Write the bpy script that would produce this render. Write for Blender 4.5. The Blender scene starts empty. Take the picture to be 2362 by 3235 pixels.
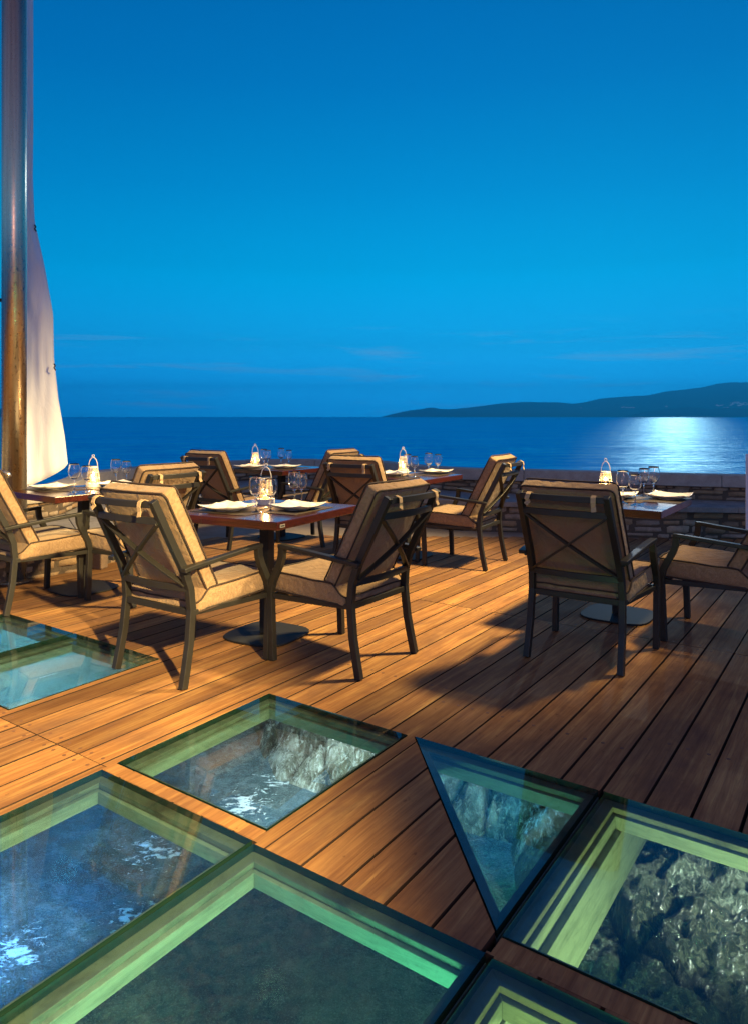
import bpy, math, random
import numpy as np
from mathutils import Vector, Matrix, noise as mnoise

random.seed(7); np.random.seed(7)
SC = bpy.context.scene
COL = SC.collection
R = math.radians

# ------------------------------------------------------------------ camera
CAM_H, FPX, HZ, CX = 1.28, 2262.0, 1317.0, 1181.0
cam_d = bpy.data.cameras.new('camera'); cam = bpy.data.objects.new('camera', cam_d); COL.objects.link(cam)
cam.location = (0, 0, CAM_H); cam.rotation_euler = (R(90), 0, 0)
cam_d.sensor_fit = 'HORIZONTAL'; cam_d.sensor_width = 36.0
cam_d.lens = 36.0 * FPX / 2362.0
cam_d.shift_y = -300.5 / 2362.0
cam_d.clip_start = 0.05; cam_d.clip_end = 60000
SC.camera = cam
SC.view_settings.view_transform = 'Standard'; SC.view_settings.look = 'None'
SC.view_settings.exposure = 0.0; SC.view_settings.gamma = 1.0
SC.cycles.max_bounces = 10; SC.cycles.transparent_max_bounces = 16
SC.cycles.transmission_bounces = 10; SC.cycles.glossy_bounces = 4; SC.cycles.diffuse_bounces = 3
SC.cycles.sample_clamp_indirect = 4.0; SC.cycles.use_denoising = True
SC.cycles.volume_bounces = 0

def s2l(c):
    return tuple(((x / 255.) / 12.92 if x / 255. <= .04045 else ((x / 255. + .055) / 1.055) ** 2.4) for x in c)

# ------------------------------------------------------------------ node helper
class NT:
    def __init__(s, tree): s.t = tree; s.n = tree.nodes; s.l = tree.links
    def a(s, typ, **k):
        n = s.n.new(typ)
        for key, v in k.items():
            if key.startswith('i_'):
                nm = key[2:]; idx = int(nm) if nm.isdigit() else nm.replace('_', ' ')
                if hasattr(v, 'is_linked') or hasattr(v, 'links'): s.l.new(v, n.inputs[idx])
                else: n.inputs[idx].default_value = v
            else: setattr(n, key, v)
        return n
    def link(s, a, b): s.l.new(a, b)
    def math(s, op, a, b=None, c=None, clamp=False):
        n = s.n.new('ShaderNodeMath'); n.operation = op; n.use_clamp = clamp
        for i, v in enumerate((a, b, c)):
            if v is None: continue
            if hasattr(v, 'links'): s.l.new(v, n.inputs[i])
            else: n.inputs[i].default_value = v
        return n.outputs[0]
    def ramp(s, fac, stops, interp='LINEAR'):
        n = s.n.new('ShaderNodeValToRGB'); cr = n.color_ramp; cr.interpolation = interp
        while len(cr.elements) > 1: cr.elements.remove(cr.elements[-1])
        for i, (p, c) in enumerate(stops):
            e = cr.elements[0] if i == 0 else cr.elements.new(p)
            e.position = p; e.color = (*c, 1) if len(c) == 3 else c
        s.l.new(fac, n.inputs[0]); return n.outputs[0]
    def mix(s, f, a, b, mode='MIX'):
        n = s.n.new('ShaderNodeMix'); n.data_type = 'RGBA'; n.blend_type = mode
        for i, v in ((0, f), (6, a), (7, b)):
            if hasattr(v, 'links'): s.l.new(v, n.inputs[i])
            else: n.inputs[i].default_value = ((*v, 1) if (i and len(v) == 3) else v)
        return n.outputs[2]
    def noise(s, vec, scale, detail=4, rough=.55, dist=0.0, w=None):
        n = s.n.new('ShaderNodeTexNoise'); n.inputs['Scale'].default_value = scale
        n.inputs['Detail'].default_value = detail; n.inputs['Roughness'].default_value = rough
        n.inputs['Distortion'].default_value = dist
        if vec is not None: s.l.new(vec, n.inputs['Vector'])
        return n.outputs[0]
    def mapping(s, vec, scale=(1, 1, 1), loc=(0, 0, 0), rot=(0, 0, 0)):
        n = s.n.new('ShaderNodeMapping'); n.inputs['Scale'].default_value = scale
        n.inputs['Location'].default_value = loc; n.inputs['Rotation'].default_value = rot
        s.l.new(vec, n.inputs['Vector']); return n.outputs[0]
    def bump(s, h, strength=.3, dist=.01, normal=None):
        n = s.n.new('ShaderNodeBump'); n.inputs['Strength'].default_value = strength
        n.inputs['Distance'].default_value = dist; s.l.new(h, n.inputs['Height'])
        if normal is not None: s.l.new(normal, n.inputs['Normal'])
        return n.outputs[0]

def mat(name):
    m = bpy.data.materials.new(name); m.use_nodes = True
    t = NT(m.node_tree); b = m.node_tree.nodes['Principled BSDF']
    return m, t, b
def simple(name, col, rough=.5, metal=0., spec=.5, bump=None, **k):
    m, t, b = mat(name)
    b.inputs['Base Color'].default_value = (*col, 1); b.inputs['Roughness'].default_value = rough
    b.inputs['Metallic'].default_value = metal; b.inputs['Specular IOR Level'].default_value = spec
    tc = t.a('ShaderNodeTexCoord').outputs['Object']
    n = t.noise(tc, 14, 5)
    c = t.mix(t.ramp(n, [(.3, (0, 0, 0)), (.75, (1, 1, 1))]), tuple(x * .82 for x in col), tuple(min(1, x * 1.12) for x in col))
    t.link(c, b.inputs['Base Color'])
    if bump:
        t.link(t.bump(t.noise(tc, bump[0], 3), bump[1], bump[2]), b.inputs['Normal'])
    for kk, v in k.items(): b.inputs[kk.replace('_', ' ')].default_value = v
    return m

# ------------------------------------------------------------------ sky (world)
W = bpy.data.worlds.new('World'); SC.world = W; W.use_nodes = True
wt = NT(W.node_tree); bg = W.node_tree.nodes['Background']
gen = wt.a('ShaderNodeTexCoord').outputs['Generated']
sep = wt.a('ShaderNodeSeparateXYZ'); wt.link(gen, sep.inputs[0])
zz, yy, xx = sep.outputs[2], sep.outputs[1], sep.outputs[0]
grad = wt.ramp(zz, [(0.0, s2l((10, 134, 208))), (0.03, s2l((18, 148, 220))), (0.09, s2l((17, 155, 218))),
                    (0.19, s2l((0, 165, 226))), (0.30, s2l((0, 140, 206))), (0.42, s2l((0, 116, 186))),
                    (0.52, s2l((0, 102, 172))), (1.0, s2l((34, 48, 100)))])
# azimuth falloff: deeper blue to either side of the afterglow
az = wt.math('ARCTAN2', xx, yy)
azd = wt.math('ABSOLUTE', wt.math('SUBTRACT', az, 0.08))
azf = wt.ramp(wt.math('DIVIDE', azd, 3.15), [(0, (1.03, 1.03, 1.03)), (.07, (1, 1, 1)), (.19, (.86, .86, .9)), (.5, (.9, .66, .66)), (1, (1.2, .62, .55))])
sk = wt.mix(1.0, grad, azf, 'MULTIPLY')
# the air near the horizon is seen through kilometres of haze: a brighter band behind it
lowr = wt.ramp(zz, [(0, (1.,) * 3), (.035, (.92,) * 3), (.065, (.60,) * 3), (.10, (.42,) * 3), (.20, (.295,) * 3), (.35, (.275,) * 3), (1, (.27,) * 3)])
sk = wt.mix(1.0, sk, wt.mix(1.0, lowr, (4, 4, 4), 'MULTIPLY'), 'MULTIPLY')
# mauve dusk in the sky behind the camera
bk = wt.ramp(wt.math('DIVIDE', azd, 3.15), [(.30, (0, 0, 0)), (.62, (1, 1, 1))])
up = wt.ramp(zz, [(0, (1, 1, 1)), (1, (.25, .25, .25))])
sk = wt.mix(1.0, sk, wt.mix(1.0, wt.mix(1.0, bk, up, 'MULTIPLY'), (.25, .15, .19), 'MULTIPLY'), 'ADD')
# faint clouds low over the sea
cm = wt.a('ShaderNodeCombineXYZ'); wt.link(wt.math('MULTIPLY', az, 2.6), cm.inputs[0]); wt.link(wt.math('MULTIPLY', zz, 34.0), cm.inputs[1])
cn = wt.noise(wt.mapping(cm.outputs[0], rot=(0, 0, R(4)), loc=(3.7, 1.3, 0)), 1.6, 7, .6, .4)
cloud = wt.ramp(cn, [(.54, (0, 0, 0)), (.74, (1, 1, 1))])
cmask = wt.ramp(zz, [(0.0, (0, 0, 0)), (.012, (.7, .7, .7)), (.10, (.5, .5, .5)), (.135, (0, 0, 0))])
cf = wt.math('MULTIPLY', wt.math('MULTIPLY', cloud, cmask), .7)
sk = wt.mix(cf, sk, s2l((150, 190, 222)))
wt.link(sk, bg.inputs['Color']); bg.inputs['Strength'].default_value = 1.0

# ------------------------------------------------------------------ lamps
def look(o, tgt):
    d = Vector(tgt) - o.location; o.rotation_euler = d.to_track_quat('-Z', 'Y').to_euler()
def lamp(name, typ, loc, energy, color, tgt=None, **k):
    d = bpy.data.lights.new(name, typ); d.energy = energy; d.color = color
    for kk, v in k.items(): setattr(d, kk, v)
    o = bpy.data.objects.new(name, d); COL.objects.link(o); o.location = loc
    if tgt: look(o, tgt)
    return o
# the moon, high to the right over the sea
moon = lamp('moon', 'SUN', (0, 0, 50), 0.22, (.80, .93, 1.0), angle=R(.5))
_me, _ma = R(17), R(22.75)
moon.rotation_euler = (-Vector((math.sin(_ma) * math.cos(_me), math.cos(_ma) * math.cos(_me), math.sin(_me)))).to_track_quat('-Z', 'Y').to_euler()
WARM = (1.0, .60, .22)
lamp('terrace_spot', 'SPOT', (2.1, -1.7, 3.4), 8300, (1.0, .69, .27), (-3.1, 3.1, 0), spot_size=R(43), spot_blend=.5, shadow_soft_size=.07)
lamp('terrace_spot', 'SPOT', (3.4, 4.9, 4.9), 5400, (1.0, .70, .28), (-.8, 5.6, 0), spot_size=R(58), spot_blend=.9, shadow_soft_size=.30)
lamp('warm_fill', 'POINT', (1.0, -4.5, 3.2), 330, (1.0, .47, .36), shadow_soft_size=1.0)  # unseen warm fill added behind the camera to lift the shaded deck
# lamps under the deck, above the water
UA = R(35.0)
def uvw(u, w, z=0.0):   # u along the planks, w to the left of them
    return Vector((math.sin(UA) * u - math.cos(UA) * w, math.cos(UA) * u + math.sin(UA) * w, z))
# small lamps washing the inner beams (u, w, z), watts, colour
UL = [((1.15, .80, -.32), 26, (.18, 1, .42)), ((1.95, .16, -.34), 26, (.88, 1, .36)), ((1.0, .20, -.30), 42, (.85, 1, .20)),
      ((1.0, 1.58, -.45), 5, (.25, .8, .75)), ((1.60, 2.6, -.45), 4.5, (.25, .75, .9)), ((2.5, 1.55, -.4), 3.5, (.75, .9, .45)),
      ((1.6, 1.5, -.4), 2.2, (.7, .95, .5)), ((2.52, 3.7, -.5), 4, (.30, .85, .95)), ((1.5, 3.5, -.5), 5, (.35, .9, .85)), ((2.0, .80, -.4), 2.5, (.2, .6, .85)), ((1.58, .3, -.4), 2.5, (.6, .9, .6))]
for (p, e, c) in UL:
    lamp('underwater_lamp', 'POINT', uvw(*p), e, c, shadow_soft_size=.05)
# shielded lamps under the joists shining down on water and rock: (x, y, z) -> target
DL = [((-.35, 3.55, -.30), (-.45, 5.1, -1.1), 560, (.92, .95, 1.0), 75), ((.95, 3.2, -.25), (.70, 4.8, -1.0), 230, (.12, .46, .95), 80),
      ((1.9, 2.3, -.25), (1.5, 3.9, -.9), 330, (.98, 1.0, .78), 95), ((-1.75, 2.35, -.3), (-2.0, 3.7, -1.1), 900, (.10, .36, 1.0), 78),
      ((.1, 1.0, -.3), (-.1, 3.0, -1.1), 85, (.25, 1.0, .55), 95), ((-2.3, 4.2, -.3), (-3.0, 6.2, -1.1), 170, (.16, .66, 1.0), 100),
      ((.45, 2.95, -.25), (.58, 3.85, -1.1), 50, (.05, .95, .5), 55),
      ((-1.6, 4.6, -.3), (-2.3, 6.0, -1.1), 100, (.25, .8, .95), 90)]
for (p, tg, e, c, sz) in DL:
    lamp('under_deck_spot', 'SPOT', p, e, c, tg, spot_size=R(sz), spot_blend=.8, shadow_soft_size=.03)

# ------------------------------------------------------------------ mesh helpers
class MB:
    def __init__(s): s.v = []; s.f = []; s.m = []; s.cm = 0
    def add(s, vs, fs):
        o = len(s.v); s.v += [tuple(p) for p in vs]; s.f += [tuple(i + o for i in f) for f in fs]; s.m += [s.cm] * len(fs)
    def box(s, c, h, rot=None):
        vs = [Vector((x * h[0], y * h[1], z * h[2])) for x in (-1, 1) for y in (-1, 1) for z in (-1, 1)]
        if rot is not None: vs = [rot @ p for p in vs]
        s.add([Vector(c) + p for p in vs], [(0, 1, 3, 2), (4, 6, 7, 5), (0, 4, 5, 1), (2, 3, 7, 6), (0, 2, 6, 4), (1, 5, 7, 3)])
    def sweep(s, pts, w, d, side=(1, 0, 0), closed=False, caps=True):
        """rectangular section: w along `side`, d across; side re-orthogonalised to the path"""
        P = [Vector(p) for p in pts]; n = len(P); rings = []
        for i, p in enumerate(P):
            a = P[i - 1] if (i or closed) else P[i]; b = P[(i + 1) % n] if (i < n - 1 or closed) else P[i]
            t = (b - a).normalized(); sd = Vector(side); sd = (sd - t * sd.dot(t)).normalized(); up = t.cross(sd)
            k = 1.0
            if (i and i < n - 1) or closed:
                t1 = (p - a).normalized(); t2 = (b - p).normalized(); c = max(.5, math.cos(t1.angle(t2, 0) / 2)); k = 1 / c
            rings.append([p + sd * sx * w / 2 + up * sy * d / 2 * k for sx, sy in ((-1, -1), (1, -1), (1, 1), (-1, 1))])
        vs = [q for r in rings for q in r]; fs = []
        for i in range(n if closed else n - 1):
            j = (i + 1) % n
            for q in range(4): fs.append((i * 4 + q, i * 4 + (q + 1) % 4, j * 4 + (q + 1) % 4, j * 4 + q))
        if caps and not closed: fs += [(3, 2, 1, 0), tuple((n - 1) * 4 + q for q in range(4))]
        s.add(vs, fs)
    def tube(s, pts, r, seg=8, closed=False):
        P = [Vector(p) for p in pts]; n = len(P); rings = []; prev = None
        for i, p in enumerate(P):
            a = P[i - 1] if (i or closed) else P[i]; b = P[(i + 1) % n] if (i < n - 1 or closed) else P[i]
            t = (b - a).normalized()
            if prev is None:
                q = Vector((0, 0, 1)) if abs(t.z) < .9 else Vector((1, 0, 0)); sd = t.cross(q).normalized()
            else: sd = (prev - t * prev.dot(t)).normalized()
            prev = sd; up = t.cross(sd); rr = r[i] if isinstance(r, (list, tuple)) else r
            rings += [p + (sd * math.cos(2 * math.pi * k / seg) + up * math.sin(2 * math.pi * k / seg)) * rr for k in range(seg)]
        fs = []
        for i in range(n if closed else n - 1):
            j = (i + 1) % n
            for k in range(seg): fs.append((i * seg + k, i * seg + (k + 1) % seg, j * seg + (k + 1) % seg, j * seg + k))
        if not closed: fs += [tuple(range(seg))[::-1], tuple((n - 1) * seg + k for k in range(seg))]
        s.add(rings, fs)
    def lathe(s, prof, seg=24, c=(0, 0, 0), closed=False):
        n = len(prof); vs = []
        for r, z in prof: vs += [(c[0] + r * math.cos(2 * math.pi * k / seg), c[1] + r * math.sin(2 * math.pi * k / seg), c[2] + z) for k in range(seg)]
        fs = []
        for i in range(n if closed else n - 1):
            j = (i + 1) % n
            for k in range(seg): fs.append((i * seg + k, i * seg + (k + 1) % seg, j * seg + (k + 1) % seg, j * seg + k))
        s.add(vs, fs)
    def prism(s, poly, z0, z1):
        n = len(poly); vs = [(p[0], p[1], z0) for p in poly] + [(p[0], p[1], z1) for p in poly]
        s.add(vs, [tuple(range(n))[::-1], tuple(range(n, 2 * n))] + [(i, (i + 1) % n, n + (i + 1) % n, n + i) for i in range(n)])
    def grid(s, f, nu, nv, flip=False):
        vs = [f(i / nu, j / nv) for i in range(nu + 1) for j in range(nv + 1)]; fs = []
        for i in range(nu):
            for j in range(nv):
                q = (i * (nv + 1) + j, (i + 1) * (nv + 1) + j, (i + 1) * (nv + 1) + j + 1, i * (nv + 1) + j + 1)
                fs.append(q[::-1] if flip else q)
        s.add(vs, fs)
    def mesh(s, name, mats, smooth=False, fix=True):
        me = bpy.data.meshes.new(name); me.from_pydata(s.v, [], s.f)
        for m in (mats if isinstance(mats, (list, tuple)) else [mats]): me.materials.append(m)
        if any(s.m): me.polygons.foreach_set('material_index', s.m)
        if fix:
            import bmesh
            b = bmesh.new(); b.from_mesh(me); bmesh.ops.recalc_face_normals(b, faces=b.faces); b.to_mesh(me); b.free()
        if smooth: me.polygons.foreach_set('use_smooth', [True] * len(me.polygons))
        me.update(); return me
    def obj(s, name, mats, parent=None, smooth=False, bevel=0, fix=True, auto=None):
        o = bpy.data.objects.new(name, s.mesh(name, mats, smooth, fix)); COL.objects.link(o); o.parent = parent
        if bevel:
            md = o.modifiers.new('bevel', 'BEVEL'); md.width = bevel; md.segments = 2; md.limit_method = 'ANGLE'; md.angle_limit = R(40)
        return o
def empty(name, loc=(0, 0, 0), rz=0., label=None, cat=None, group=None):
    o = bpy.data.objects.new(name, None); COL.objects.link(o); o.location = loc; o.rotation_euler = (0, 0, rz)
    o.empty_display_size = .1
    return tag(o, label, cat, group)
def tag(o, label=None, cat=None, group=None, kind=None):
    if label: o['label'] = label
    if cat: o['category'] = cat
    if group: o['group'] = group
    if kind: o['kind'] = kind
    return o
def copy_tree(o, parent=None):
    c = o.copy(); COL.objects.link(c); c.parent = parent
    for ch in list(o.children): copy_tree(ch, c)
    return c
DECK = Matrix.Rotation(R(90) - UA, 4, 'Z')   # local x = along planks (u), local y = w

# ------------------------------------------------------------------ materials
def wood_deck():
    m, t, b = mat('deck_wood')
    tc = t.a('ShaderNodeTexCoord').outputs['Object']
    at = t.a('ShaderNodeAttribute', attribute_name='rnd')
    off = t.a('ShaderNodeVectorMath', operation='MULTIPLY_ADD')
    t.link(at.outputs['Color'], off.inputs[0]); off.inputs[1].default_value = (37, 19, 5); t.link(tc, off.inputs[2])
    v = off.outputs[0]
    g1 = t.noise(t.mapping(v, (1.6, 34, 1)), 1.0, 6, .62, .8)
    g2 = t.noise(t.mapping(v, (5, 170, 1)), 1.0, 4, .6, .3)
    rings = t.noise(t.mapping(v, (.9, 9, 1)), 1.0, 2, .5, 2.4)
    wv = t.math('SINE', t.math('MULTIPLY', rings, 58))
    blot = t.noise(t.mapping(tc, (1, 1.7, 1)), 2.3, 6, .6, .3)
    col = t.ramp(g1, [(.25, (.175, .082, .032)), (.5, (.29, .150, .060)), (.75, (.45, .275, .10))])
    col = t.mix(t.math('MULTIPLY', t.math('ADD', wv, 1), .07), col, (.10, .042, .022))
    col = t.mix(t.math('MULTIPLY', t.ramp(g2, [(.5, (0, 0, 0)), (.72, (1, 1, 1))]), .45), col, (.085, .036, .020))
    # per plank tone
    sp = t.a('ShaderNodeSeparateColor'); t.link(at.outputs['Color'], sp.inputs[0])
    tone = t.ramp(sp.outputs[1], [(0, (.56, .54, .55)), (.5, (.92, .92, .92)), (1, (1.28, 1.22, 1.12))])
    col = t.mix(1.0, col, tone, 'MULTIPLY')
    col = t.mix(t.math('MULTIPLY', t.ramp(blot, [(.47, (0, 0, 0)), (.68, (1, 1, 1))]), .6), col, (.115, .062, .045))
    spots = t.noise(t.mapping(tc, (1, 1.4, 1)), 17, 5, .65)
    col = t.mix(t.math('MULTIPLY', t.ramp(spots, [(.64, (0, 0, 0)), (.72, (1, 1, 1))]), .5), col, (.07, .03, .02))
    t.link(col, b.inputs['Base Color'])
    t.link(t.ramp(blot, [(.3, (.66, .66, .66)), (.7, (.88, .88, .88))]), b.inputs['Roughness'])
    b.inputs['Specular IOR Level'].default_value = .14
    h = t.math('ADD', t.math('MULTIPLY', g1, .6), t.math('MULTIPLY', g2, .55))
    t.link(t.bump(h, .38, .004), b.inputs['Normal'])
    return m
M = {}
M['deck'] = wood_deck()
M['gap'] = simple('gap_shade_and_marks', (.010, .007, .006), .9)  # near-black painting shade under the plank gaps, also joints and lettering
M['plug'] = simple('wood_plug', (.15, .07, .035), .7)
M['frame_metal'] = simple('chair_metal', (.020, .020, .019), .45, 0.2, .5, bump=(260, .12, .001))
M['steel_black'] = simple('black_steel', (.016, .017, .019), .62, 0.0, .3, bump=(180, .1, .001))
M['piping'] = simple('piping', (.030, .017, .012), .8)
M['strap'] = simple('strap_cloth', (.38, .27, .16), .9)

def fabric():
    m, t, b = mat('tan_canvas')
    tc = t.a('ShaderNodeTexCoord').outputs['Object']
    w1 = t.a('ShaderNodeTexWave', wave_type='BANDS', bands_direction='X'); w1.inputs['Scale'].default_value = 95; t.link(tc, w1.inputs[0])
    w1.inputs['Distortion'].default_value = .6
    w2 = t.a('ShaderNodeTexWave', wave_type='BANDS', bands_direction='Z'); w2.inputs['Scale'].default_value = 95; t.link(tc, w2.inputs[0])
    w2.inputs['Distortion'].default_value = .6
    w3 = t.a('ShaderNodeTexWave', wave_type='BANDS', bands_direction='Y'); w3.inputs['Scale'].default_value = 95; t.link(tc, w3.inputs[0])
    wv = t.math('MULTIPLY', t.math('ADD', t.math('ADD', w1.outputs[1], w2.outputs[1]), w3.outputs[1]), .33)
    big = t.noise(tc, 7, 5, .6)
    fine = t.noise(tc, 300, 3, .6)
    c = t.ramp(wv, [(.2, (.19, .125, .072)), (.7, (.33, .228, .138))])
    c = t.mix(t.math('MULTIPLY', t.ramp(big, [(.4, (0, 0, 0)), (.75, (1, 1, 1))]), .30), c, (.22, .14, .09))
    c = t.mix(t.math('MULTIPLY', fine, .35), c, (.20, .125, .075))
    t.link(c, b.inputs['Base Color']); b.inputs['Roughness'].default_value = .92
    b.inputs['Specular IOR Level'].default_value = .15; b.inputs['Sheen Weight'].default_value = .15
    n1 = t.bump(wv, .35, .0015)
    n2 = t.bump(t.noise(t.mapping(tc, (1, 1, 1)), 13, 5, .6, 1.2), .8, .016, n1)
    t.link(n2, b.inputs['Normal'])
    return m
M['fabric'] = fabric()

def tabletop_mat():
    m, t, b = mat('mahogany_top')
    tc = t.a('ShaderNodeTexCoord').outputs['Object']
    g = t.noise(t.mapping(tc, (2, 40, 40)), 1.3, 5, .6, .6)
    c = t.ramp(g, [(.3, (.018, .005, .004)), (.7, (.062, .013, .009))])
    s = t.noise(tc, 9, 5)
    c = t.mix(t.math('MULTIPLY', s, .3), c, (.05, .015, .012))
    t.link(c, b.inputs['Base Color'])
    t.link(t.ramp(s, [(.3, (.13, .13, .13)), (.75, (.26, .26, .26))]), b.inputs['Roughness'])
    b.inputs['Coat Weight'].default_value = .2; b.inputs['Coat Roughness'].default_value = .12
    t.link(t.bump(g, .08, .001), b.inputs['Normal'])
    return m
M['top'] = tabletop_mat()
M['china'] = simple('white_china', (.78, .76, .72), .18, 0, .5)
M['cloth'] = simple('white_napkin', (.80, .78, .74), .9, 0, .2, bump=(60, .3, .003))
M['white_metal'] = simple('white_painted_wire', (.75, .73, .70), .4)
M['cutlery'] = simple('cutlery_steel', (.62, .58, .52), .2, 1.0)
M['badge'] = simple('badge_metal', (.55, .55, .53), .3, .6)
def mat_placemat():
    m, t, b = mat('woven_placemat')
    tc = t.a('ShaderNodeTexCoord').outputs['Object']
    ck = t.a('ShaderNodeTexChecker'); ck.inputs['Scale'].default_value = 190; t.link(tc, ck.inputs[0])
    c = t.mix(ck.outputs[1], (.012, .010, .009), (.085, .06, .035)); t.link(c, b.inputs['Base Color'])
    b.inputs['Roughness'].default_value = .6; t.link(t.bump(ck.outputs[1], .6, .002), b.inputs['Normal']); return m
M['mat'] = mat_placemat()
def glass(name, col=(1, 1, 1), rough=0.0, ior=1.45):
    m = bpy.data.materials.new(name); m.use_nodes = True; t = NT(m.node_tree); t.n.clear()
    g = t.a('ShaderNodeBsdfGlass'); g.inputs['Color'].default_value = (*col, 1); g.inputs['Roughness'].default_value = rough; g.inputs['IOR'].default_value = ior
    o = t.a('ShaderNodeOutputMaterial'); t.link(g.outputs[0], o.inputs[0]); return m
M['wineglass'] = glass('clear_glass', (.99, .99, .99))
def thin_glass(name, col, rough=.02, dirt=0.0, bumpy=True):
    """flat pane: tinted straight-through light plus Fresnel reflection"""
    m = bpy.data.materials.new(name); m.use_nodes = True; t = NT(m.node_tree); t.n.clear()
    tc = t.a('ShaderNodeTexCoord').outputs['Object']
    tr = t.a('ShaderNodeBsdfTransparent'); 
    n = t.noise(tc, 3.1, 6, .65, .5)
    t.link(t.mix(t.math('MULTIPLY', t.ramp(n, [(.35, (0, 0, 0)), (.75, (1, 1, 1))]), .25), col, tuple(c * .72 for c in col)), tr.inputs['Color'])
    gl = t.a('ShaderNodeBsdfGlossy'); gl.inputs['Roughness'].default_value = rough
    df = t.a('ShaderNodeBsdfDiffuse'); df.inputs['Color'].default_value = (.45, .47, .42, 1)
    fr = t.a('ShaderNodeFresnel'); bf = t.a('ShaderNodeNewGeometry').outputs['Backfacing']
    t.link(t.math('SUBTRACT', 1.5, t.math('MULTIPLY', bf, 1.5 - 1 / 1.5)), fr.inputs['IOR'])
    if bumpy:
        bn = t.bump(t.noise(tc, 2.2, 2), .06, .01); t.link(bn, gl.inputs['Normal'])
    mx = t.a('ShaderNodeMixShader'); t.link(t.math('MULTIPLY', fr.outputs[0], 1.0, clamp=True), mx.inputs[0]); t.link(tr.outputs[0], mx.inputs[1]); t.link(gl.outputs[0], mx.inputs[2])
    m2 = t.a('ShaderNodeMixShader')
    dn = t.noise(tc, 26, 6, .7, 1.0)
    dd = t.math('MULTIPLY', t.ramp(dn, [(.42, (0, 0, 0)), (.8, (1, 1, 1))]), dirt)
    t.link(dd, m2.inputs[0]); t.link(mx.outputs[0], m2.inputs[1]); t.link(df.outputs[0], m2.inputs[2])
    o = t.a('ShaderNodeOutputMaterial'); t.link(m2.outputs[0], o.inputs[0]); return m
M['pane'] = thin_glass('floor_glass', (.74, .875, .86), .02, .02)
M['pane_edge'] = simple('glass_edge', (.006, .022, .018), .2, 0, .5)
M['lantern_glass'] = thin_glass('lantern_glass', (.97, .93, .86), .1, .35, False)

def painted(name, c1, c2):
    m, t, b = mat(name)
    tc = t.a('ShaderNodeTexCoord').outputs['Object']
    n = t.noise(t.mapping(tc, (1.5, 1.5, 14)), 2.2, 7, .68, .8)
    n2 = t.noise(tc, 46, 5, .7)
    c = t.mix(t.ramp(n, [(.47, (0, 0, 0)), (.66, (1, 1, 1))]), c1, c2)
    c = t.mix(t.math('MULTIPLY', t.ramp(n2, [(.55, (0, 0, 0)), (.72, (1, 1, 1))]), .4), c, tuple(x * .45 for x in c2))
    t.link(c, b.inputs['Base Color']); b.inputs['Roughness'].default_value = .7
    t.link(t.bump(n2, .4, .004), b.inputs['Normal']); return m
M['beam'] = painted('painted_beam', (.25, .27, .25), (.13, .145, .13))
M['ledge'] = painted('weathered_ledge', (.15, .145, .12), (.05, .042, .032))

def stone_mat():
    m, t, b = mat('wall_stone')
    tc = t.a('ShaderNodeTexCoord').outputs['Object']
    at = t.a('ShaderNodeAttribute', attribute_name='rnd').outputs['Color']
    sp = t.a('ShaderNodeSeparateColor'); t.link(at, sp.inputs[0])
    n = t.noise(tc, 9, 7, .68, .3); n2 = t.noise(tc, 55, 5, .7)
    c = t.ramp(sp.outputs[0], [(0, (.22, .14, .09)), (.35, (.38, .24, .12)), (.7, (.34, .28, .23)), (1, (.48, .37, .26))])
    c = t.mix(t.math('MULTIPLY', t.ramp(n, [(.35, (1, 1, 1)), (.62, (0, 0, 0))]), .6), c, (.06, .042, .032))
    c = t.mix(t.math('MULTIPLY', n2, .35), c, (.36, .28, .2))
    t.link(c, b.inputs['Base Color']); b.inputs['Roughness'].default_value = .85
    t.link(t.bump(t.math('ADD', n, t.math('MULTIPLY', n2, .4)), .8, .02), b.inputs['Normal']); return m
M['stone'] = stone_mat()
def concrete(name, a, bb, sc=6, dark=(.05, .045, .04)):
    m, t, b = mat(name)
    tc = t.a('ShaderNodeTexCoord').outputs['Object']
    n = t.noise(tc, sc, 8, .7, .4); n2 = t.noise(tc, 90, 4, .7)
    c = t.ramp(n, [(.3, a), (.7, bb)])
    c = t.mix(t.math('MULTIPLY', t.ramp(n2, [(.55, (0, 0, 0)), (.75, (1, 1, 1))]), .5), c, dark)
    t.link(c, b.inputs['Base Color']); b.inputs['Roughness'].default_value = .85
    t.link(t.bump(t.math('ADD', n, t.math('MULTIPLY', n2, .5)), .6, .012), b.inputs['Normal']); return m
M['cap'] = concrete('parapet_cap', (.26, .235, .215), (.42, .39, .36))
M['bench'] = concrete('bench_slab', (.17, .16, .15), (.33, .31, .29))
M['mortar'] = simple('dark_mortar', (.10, .076, .058), .95, bump=(30, .6, .02))
M['paving'] = concrete('stone_paving', (.20, .16, .12), (.36, .29, .22), 3)

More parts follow.
